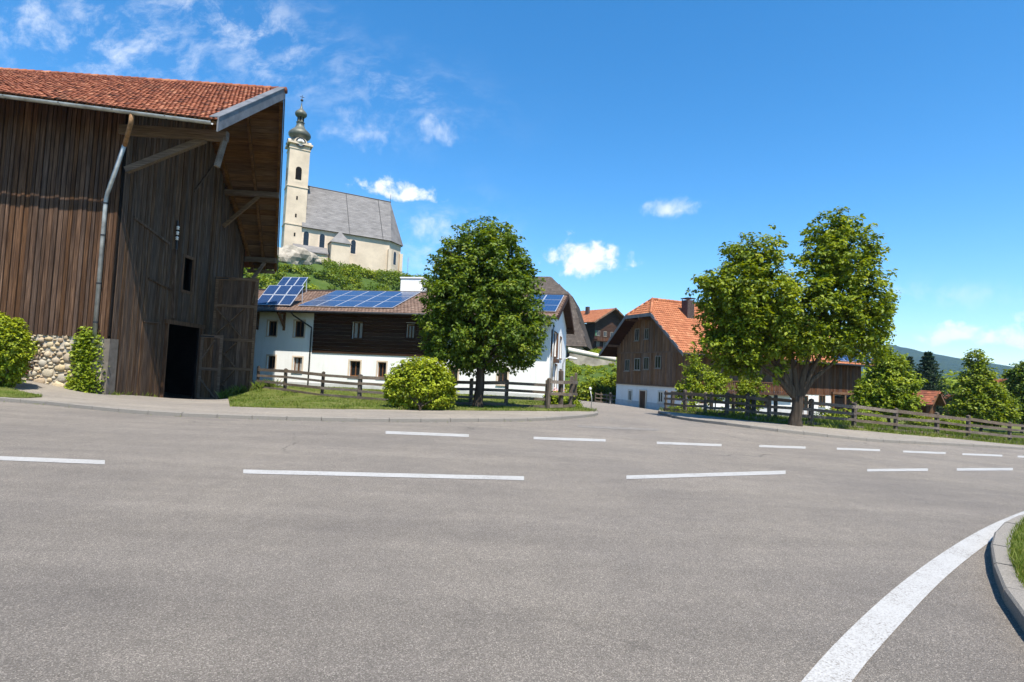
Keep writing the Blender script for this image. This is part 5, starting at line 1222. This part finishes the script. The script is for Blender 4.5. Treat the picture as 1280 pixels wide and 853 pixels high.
# trees and shrubs behind the right fence
def spot(px, py, D): p = at(px, py, D); p[2] = Tz(p[0], p[1])+.05; return p
b = spot(866, 516, 36); tree('sapling', 'slender light green sapling before the orange roofed farmhouse', 'tree', b, pxblobs(b, 36, [(868, 478, 13, 24), (866, 456, 9, 14), (855, 490, 12, 14), (878, 488, 12, 16)]), 120, 22, .17, 'leaf_light', 31, .05, 1.2, 22, .3, .5)
b = spot(893, 517, 36.5); tree('sapling', 'second thinner sapling with wispy shoots beside the first', 'tree', b, pxblobs(b, 36.5, [(895, 486, 12, 20), (888, 468, 8, 12), (905, 478, 7, 12)]), 75, 18, .17, 'leaf_light', 32, .04, 1.1, 18, .28, .5)
b = spot(938, 520, 33); tree('shrub', 'dark green shrub between the saplings and the forked tree', 'bush', b, pxblobs(b, 33, [(938, 488, 16, 15), (936, 503, 18, 10)]), 110, 26, .15, 'leaf_mid', 33, .05, .5, 14, .25, .4)
b = spot(1112, 524, 37); tree('tree', 'bushy bright green tree just right of the boarded wing', 'tree', b, pxblobs(b, 37, [(1112, 486, 30, 20), (1108, 462, 20, 18), (1104, 440, 8, 14), (1130, 478, 16, 14), (1092, 492, 20, 16), (1110, 502, 38, 14), (1120, 455, 12, 12)]), 620, 26, .2, 'leaf_light', 34, .1, 1.0, 24, .36, .42)
b = spot(1226, 540, 43); tree('tree', 'conical bright green tree near the right end of the fence', 'tree', b, pxblobs(b, 43, [(1227, 512, 36, 18), (1226, 492, 27, 16), (1223, 474, 18, 14), (1221, 456, 10, 12), (1220, 444, 4, 9), (1240, 514, 26, 14)]), 640, 26, .22, 'leaf_mid', 35, .1, 1.0, 24, .38, .42)
b = spot(1277, 540, 47); tree('tree', 'dark green tree cut by the right edge of the view', 'tree', b, pxblobs(b, 47, [(1281, 490, 18, 34), (1285, 468, 16, 16), (1268, 510, 16, 18)]), 420, 24, .24, 'leaf_dark', 36, .1, 1.0, 18, .42, .42)
for i, (px, py, D, rx, ry, lab) in enumerate([(1038, 522, 34, 18, 9, 'low green shrub below the gateway behind the fence'), (1078, 523, 34, 20, 10, 'low shrub under the bushy bright tree'), (1168, 530, 40, 20, 10, 'low shrub before the brown shed'), (1195, 534, 40, 18, 11, 'leafy low shrub left of the conical tree'),
                                              (1140, 522, 44, 14, 10, 'rounded shrub at the foot of the bushy tree beside the shed'), (860, 515, 33, 12, 9, 'loose shrub behind the start of the long fence'), (912, 520, 32, 13, 8, 'small shrub behind the second dark fence')]):
    b = spot(px, py+8, D); tree('shrub', lab, 'bush', b, pxblobs(b, D, [(px, py, rx, ry), (px+rx*.4, py+3, rx*.6, ry*.8)]), 70, 24, .15, ('leaf_mid', 'leaf_light')[i % 2], 60+i, .04, .3, 10, .3, .4, 'shrubs behind the long fence')
b = ground(706, 513); tree('shrub', 'leafy flowering shrub against the tall corner fence posts', 'bush', b, pxblobs(b, b[1]+.2, [(703, 505, 18, 10), (690, 500, 8, 8), (716, 508, 10, 7)]), 170, 22, .12, 'leaf_light', 41, .03, .2, 10, .16, .4)
b = WF.world((.35, 1.4, 0)); b[2] = Tz(b[0], b[1])+.1; t_ = thing('flower_bed', 'small red flowers by the white gable wall', 'flowers', b, 0); r_ = np.random.default_rng(5); k = 500
leaves('foliage', np.stack([r_.uniform(-.2, .5, k), r_.uniform(-1, 2, k), r_.uniform(.05, .6, k)], 1), np.tile(A(.3, -.5, .5), (k, 1)), r_.uniform(.06, .14, k), r_.uniform(0, 1, k), 'leaf_mid', t_); k = 120
leaves('blossom', np.stack([r_.uniform(-.2, .6, k), r_.uniform(-1.1, 2, k), r_.uniform(.4, .75, k)], 1), np.tile(A(.3, -.5, .5), (k, 1)), r_.uniform(.06, .1, k), r_.uniform(0, 1, k), 'flower', t_)
# conifers
def conifer(label, base, h, r0, seed, n=7000, group=None):
    r_ = np.random.default_rng(seed); t_ = thing('conifer', label, 'conifer', base); P, O, = [], []
    if group: t_['group'] = group
    tiers = int(h/.42); per = n//(tiers*11)
    for i in range(tiers):
        f = (i+.3)/tiers; z = h*(.08+.9*f); rr = r0*(1-f)**.85+.06; nb_ = 11
        for j in range(nb_):
            a_ = 2*math.pi*(j+r_.uniform(-.3, .3))/nb_+i*.7; L_ = rr*r_.uniform(.72, 1.12); s = r_.uniform(0.05, 1, per); wv = r_.normal(0, .09+.05*L_, (per, 3))*(1.05-s)[:, None]
            p = np.stack([np.cos(a_)*L_*s, np.sin(a_)*L_*s, z-.28*L_*s+.14*L_*s**3], 1)+wv*A(1, 1, .55); P.append(p); O.append(np.tile(A(math.cos(a_), math.sin(a_), -.15), (per, 1)))
    P, O = np.concatenate(P), np.concatenate(O); k = len(P)
    leaves('crown', P, O, h*.035*r_.uniform(.7, 1.4, k), np.clip(r_.normal(.5, .2, k), 0, 1), 'leaf_conifer', t_, .35, .3, r_)
    MB().tube([(0, 0, -.3), (0, 0, h*.5), (0, 0, h*.99)], [h*.018, h*.011, .02], 8).build('trunk', 'bark', t_, True)
b = spot(1160, 515, 66); conifer('tall dark spruce rising behind the brown shed', b, at(1157, 437, 66)[2]-b[2], 3.4, 51, 9000)
b = spot(1137, 515, 90); conifer('slim far spruce peeking out behind the bushy bright tree', b, at(1137, 444, 90)[2]-b[2], 3.2, 52, 5000)
b = spot(1273, 515, 75); conifer('dark spruce top at the right edge behind the dark tree', b, at(1272, 457, 75)[2]-b[2], 3.4, 53, 5000)
b = spot(1098, 515, 80); conifer('dark spruce mostly hidden behind the boarded wing', b, at(1098, 424, 80)[2]-b[2], 3.4, 54, 5000)
# far tree belt on the valley floor (one mass)
r_ = np.random.default_rng(77); P, O, Z = [], [], []
for i in range(260):
    px = r_.uniform(1065, 1420); D = r_.uniform(110, 420); x = (px-CX)/FPX*D; h = r_.uniform(5, 12); z0 = Tz(x, D)-max(0, (math.hypot(x, D)-120)*.004); k = 130
    d_ = unit(k, r_); P.append(A(x, D, z0+h*.5)+d_*A(h*.38, h*.38, h*.5)*(r_.uniform(0, 1, k)**.4)[:, None]); O.append(d_); Z.append(np.full(k, r_.uniform(.2, .8)))
P, O, Z = map(np.concatenate, (P, O, Z)); leaves('treeline', P, O, r_.uniform(.7, 1.6, len(P)), np.clip(Z+r_.normal(0, .12, len(P)), 0, 1), 'leaf_mid', None, .8, .2, r_, kind='stuff', label='distant belt of trees across the valley floor', category='trees')
# undergrowth on the church hill and the slope
def growth(name, label, spots_, mat, seed, leaf=.4, per=90):
    r_ = np.random.default_rng(seed); P, O, Z = [], [], []
    for (x, y, z, rr) in spots_:
        k = int(per*rr**1.3)+20; d_ = unit(k, r_); P.append(A(x, y, z+rr*.35)+d_*A(rr, rr, rr*.8)*(r_.uniform(0, 1, k)**.35)[:, None]); O.append(d_); Z.append(np.full(k, r_.uniform(.25, .75)))
    P, O, Z = map(np.concatenate, (P, O, Z)); leaves(name, P, O, leaf*r_.uniform(.6, 1.3, len(P)), np.clip(Z+r_.normal(0, .13, len(P)), 0, 1), mat, None, .75, .2, r_, kind='stuff', label=label, category='shrubs')
r_ = np.random.default_rng(8); sp1, sp2 = [], []
for i in range(1500):
    x, y = r_.uniform(-75, -2), r_.uniform(66, 128); h = float(hill_h(np.array([x]), np.array([y]))[0])
    lo = KF.local(A(x, y, 0))
    if lo[1] > -6.5 and -4 < lo[0] < 40: continue
    if h > 3 and not (h > 18.6 and 345 < CX+x/y*FPX < 398): (sp1 if i % 3 else sp2).append((x, y, HZ(x, y), r_.uniform(.7, 1.7)))
for i in range(60): u = r_.uniform(-3, 27); q = KF.world((u, y0n-3.6-r_.uniform(0, 3)-(1.5 if 8 < u < 14 else 0), 0)); sp1.append((q[0], q[1], HZ(q[0], q[1]), r_.uniform(.8, 1.5)))
for i in range(40): u = r_.uniform(21, 33); q = KF.world((u, r_.uniform(-7, 6), 0)); sp1.append((q[0], q[1], HZ(q[0], q[1]), r_.uniform(.7, 1.3)))
growth('hillside_shrubs', 'green undergrowth covering the church hill', sp1, 'leaf_dark', 91); growth('hillside_shrubs', 'lighter bushes scattered over the church hill', sp2, 'leaf_mid', 92)
sp3 = []; sp4 = []
for i in range(1000):
    x, y = r_.uniform(2, 22), r_.uniform(61, 118); (sp3 if i % 7 else sp4).append((x, y, HZ(x, y), r_.uniform(.2, .42) if i % 4 else r_.uniform(.3, .7)))
growth('slope_growth', 'long light grass and weeds on the slope below the chalet', sp3, 'leaf_light', 93, .24); growth('slope_growth', 'dark bushes dotted over the slope below the chalet', sp4, 'leaf_mid', 94, .3)
for i, (px, py, D, rx, ry, lab) in enumerate([(748, 488, 63, 14, 13, 'rounded bush at the end of the side street'), (731, 492, 62, 12, 9, 'bush beside the white gable at the end of the side street'), (764, 484, 64, 12, 12, 'bush touching the left corner of the boarded gable')]):
    b = at(px, py+ry, D); b[2] = HZ(b[0], b[1]); tree('shrub', lab, 'bush', b, pxblobs(b, D, [(px, py, rx, ry)]), 130, 24, .32, 'leaf_mid', 110+i, .06, .4, 10, .5, .4)
b = at(722, 440, 150); b[2] = HZ(b[0], b[1]); tree('tree', 'small tree beside the roof of the chalet', 'tree', b, pxblobs(b, 150, [(724, 398, 5, 10), (722, 412, 7, 12)]), 60, 24, .5, 'leaf_mid', 120, .15, 3, 10, .8, .4)
# rocks by the church tower
for i, (px, py, rr) in enumerate([(354, 325, 2.4), (365, 324, 2.6), (378, 326, 2.1), (389, 328, 1.4)]):
    p = at(px, py, 104+i); bm = bmesh.new(); bmesh.ops.create_icosphere(bm, subdivisions=3, radius=1.0); r2 = np.random.default_rng(300+i); ph = r2.uniform(0, 6, 6)
    for v_ in bm.verts:
        q = v_.co; k = 1+.16*math.sin(3*q.x+ph[0])*math.cos(4*q.z+ph[1])+.1*math.sin(7*q.y+ph[2]+3*q.z)+r2.uniform(-.05, .05); v_.co = Vector((q.x*1.25*k, q.y*k, q.z*.95*k))*rr
    me = bpy.data.meshes.new('rock'); bm.to_mesh(me); bm.free(); me.materials.append(MATS['rock'])
    link('rock', me, None, p, None, category='rock', label=('pale crag farthest left under the church tower', 'largest pale crag under the church tower', 'pale crag right of the church tower foot', 'small pale rock at the end of the crag by the lean-to')[i])

# ------------------------------------------------------------------ grass
def blades(name, label, poly, dens, h, w_, seed, dz=.14, region_=None, mat='grass'):
    r_ = np.random.default_rng(seed); P = np.array([p[:2] for p in poly]); lo, hi = P.min(0), P.max(0)
    if region_: lo, hi = np.maximum(lo, region_[:2]), np.minimum(hi, region_[2:])
    n = int(dens*(hi-lo).prod()); x, y = r_.uniform(lo[0], hi[0], n), r_.uniform(lo[1], hi[1], n); k = in_poly(x, y, poly); x, y = x[k], y[k]
    clump = np.sin(x*2.1+np.sin(y*1.7)*2)*np.cos(y*1.9+np.sin(x*1.3))*.5+.5; k = r_.uniform(0, 1, len(x)) < .35+.65*clump; x, y, clump = x[k], y[k], clump[k]; n = len(x)
    z = T(x, y)+dz; a_ = r_.uniform(0, 2*np.pi, n); hh_ = h*r_.uniform(.5, 1.4, n)*(.6+.7*clump); wv = w_*r_.uniform(.7, 1.3, n); la = r_.uniform(0, 2*np.pi, n); ll = hh_*r_.uniform(.1, .65, n)
    p = np.stack([x, y, z], 1); s = np.stack([np.cos(a_)*wv, np.sin(a_)*wv, 0*x], 1); m_ = p+np.stack([np.cos(la)*ll*.35, np.sin(la)*ll*.35, hh_*.6], 1); tp = p+np.stack([np.cos(la)*ll, np.sin(la)*ll, hh_], 1)
    v = np.stack([p-s, p+s, m_-s*.7, m_+s*.7, tp], 1).reshape(-1, 3); b_ = np.arange(n)[:, None]*5
    tr_ = np.concatenate([b_+np.array(q) for q in ((0, 1, 3), (0, 3, 2), (2, 3, 4))], 1).reshape(-1, 3)
    t_ = np.clip(r_.normal(.45, .2, n)+.12*np.sin(x*.9)*np.cos(y*.7), 0, 1)
    fast_tris(name, v, tr_, np.repeat(t_, 3), mat, None, kind='stuff', label=label, category='grass'); return n
n1 = blades('grass', 'lush grass inside the curved kerb beside the camera', verge_ol, 7500, .075, .0032, 1, .1, (4.2, 3.0, 9.5, 9.6))
n2 = blades('grass', 'grass strip along the pavement before the white farmhouse', lawn1_ol, 260, .09, .011, 2, .14, (-17, 18, 4.5, 36))
n3 = blades('grass', 'grass patch under the edge bush before the barn', lawn2_ol, 500, .07, .008, 3, .14, (-24, 17, -10, 23))
n4 = blades('grass', 'tall meadow grass behind the long fence', lawn3_ol, 150, .24, .016, 4, .14, (6, 24, 42, 44))
def edge_blades(name, label, line, per, h, w_, seed, spread=.14, dz=.12, mat='grass'):
    r_ = np.random.default_rng(seed); ln = resample(line, .25); nrm_ = offset(ln, 1.0); V, F_, Tt = [], [], []
    for a_, b_ in zip(ln, nrm_):
        if r_.uniform() < .25: continue
        for q in range(r_.poisson(per*.25*r_.uniform(.3, 1.8))):
            d_ = r_.normal(0, spread); x, y = a_+(b_-a_)*d_+r_.uniform(-.15, .15, 2); z = Tz(x, y)+dz; hh_ = h*r_.uniform(.4, 1.5); an = r_.uniform(0, 6.28); la = r_.uniform(0, 6.28); k = len(V); sx = A(math.cos(an), math.sin(an), 0)*w_; l_ = A(math.cos(la), math.sin(la), 0)*hh_*r_.uniform(.2, .8); p_ = A(x, y, z)
            V += [p_-sx, p_+sx, p_+l_*.35+A(0, 0, hh_*.6), p_+l_+A(0, 0, hh_)]; F_ += [(k, k+1, k+2), (k+1, k+3, k+2)]; tt = min(1, max(0, r_.normal(.5, .22))); Tt += [tt, tt]
    fast_tris(name, np.array(V), np.array(F_), np.array(Tt), mat, None, kind='stuff', label=label, category='grass')
edge_blades('grass', 'ragged grass fringe along the pavement before the white farmhouse', back_edge, 90, .11, .012, 11)
edge_blades('grass', 'ragged grass fringe along the pavement below the long fence', lawn3_front[:-8], 70, .16, .013, 12, .2)
edge_blades('grass', 'weeds growing along the foot of the barn gable', [B.world((.12, .2, 0)), B.world((.1, d0-.2, 0))], 40, .16, .015, 13, .06, .1)
edge_blades('grass', 'tall weeds at the foot of the open barn doors', [B.world((xb+.1, y1, 0)), B.world((xb2*.7, y2-.4, 0)), B.world((xb2+.5, y2-.1, 0)), B.world((xb2+.8, y2+1, 0))], 190, .4, .022, 14, .2, .1)
edge_blades('grass', 'weeds in the gutter along the far kerb', [p for p in lk if -22 < p[0] < 4 and p[1] < 24], 9, .05, .01, 15, .02, .0)
print('GRASS', n1, n2, n3, n4)

# ------------------------------------------------------------------ air
MB().box((-900, -120, -40), (4300, 3760, 320)).build('haze', 'paint', None, kind='stuff', label='thin summer haze over the valley', category='haze')
hm = bpy.data.materials.new('haze_air'); hm.use_nodes = True; nt = hm.node_tree; nt.nodes.clear(); q = NT(nt)
pv = q.n('ShaderNodeVolumePrincipled', {'Color': (.5, .72, 1, 1), 'Density': .00011, 'Anisotropy': .2}); q.n('ShaderNodeOutputMaterial', {'Volume': pv.outputs[0]})
ho = bpy.data.objects['haze']; ho.data.materials.clear(); ho.data.materials.append(hm)
print('TRIS', sum(len(o.data.polygons) for o in bpy.data.objects if o.type == 'MESH'), 'OBJS', len(bpy.data.objects))
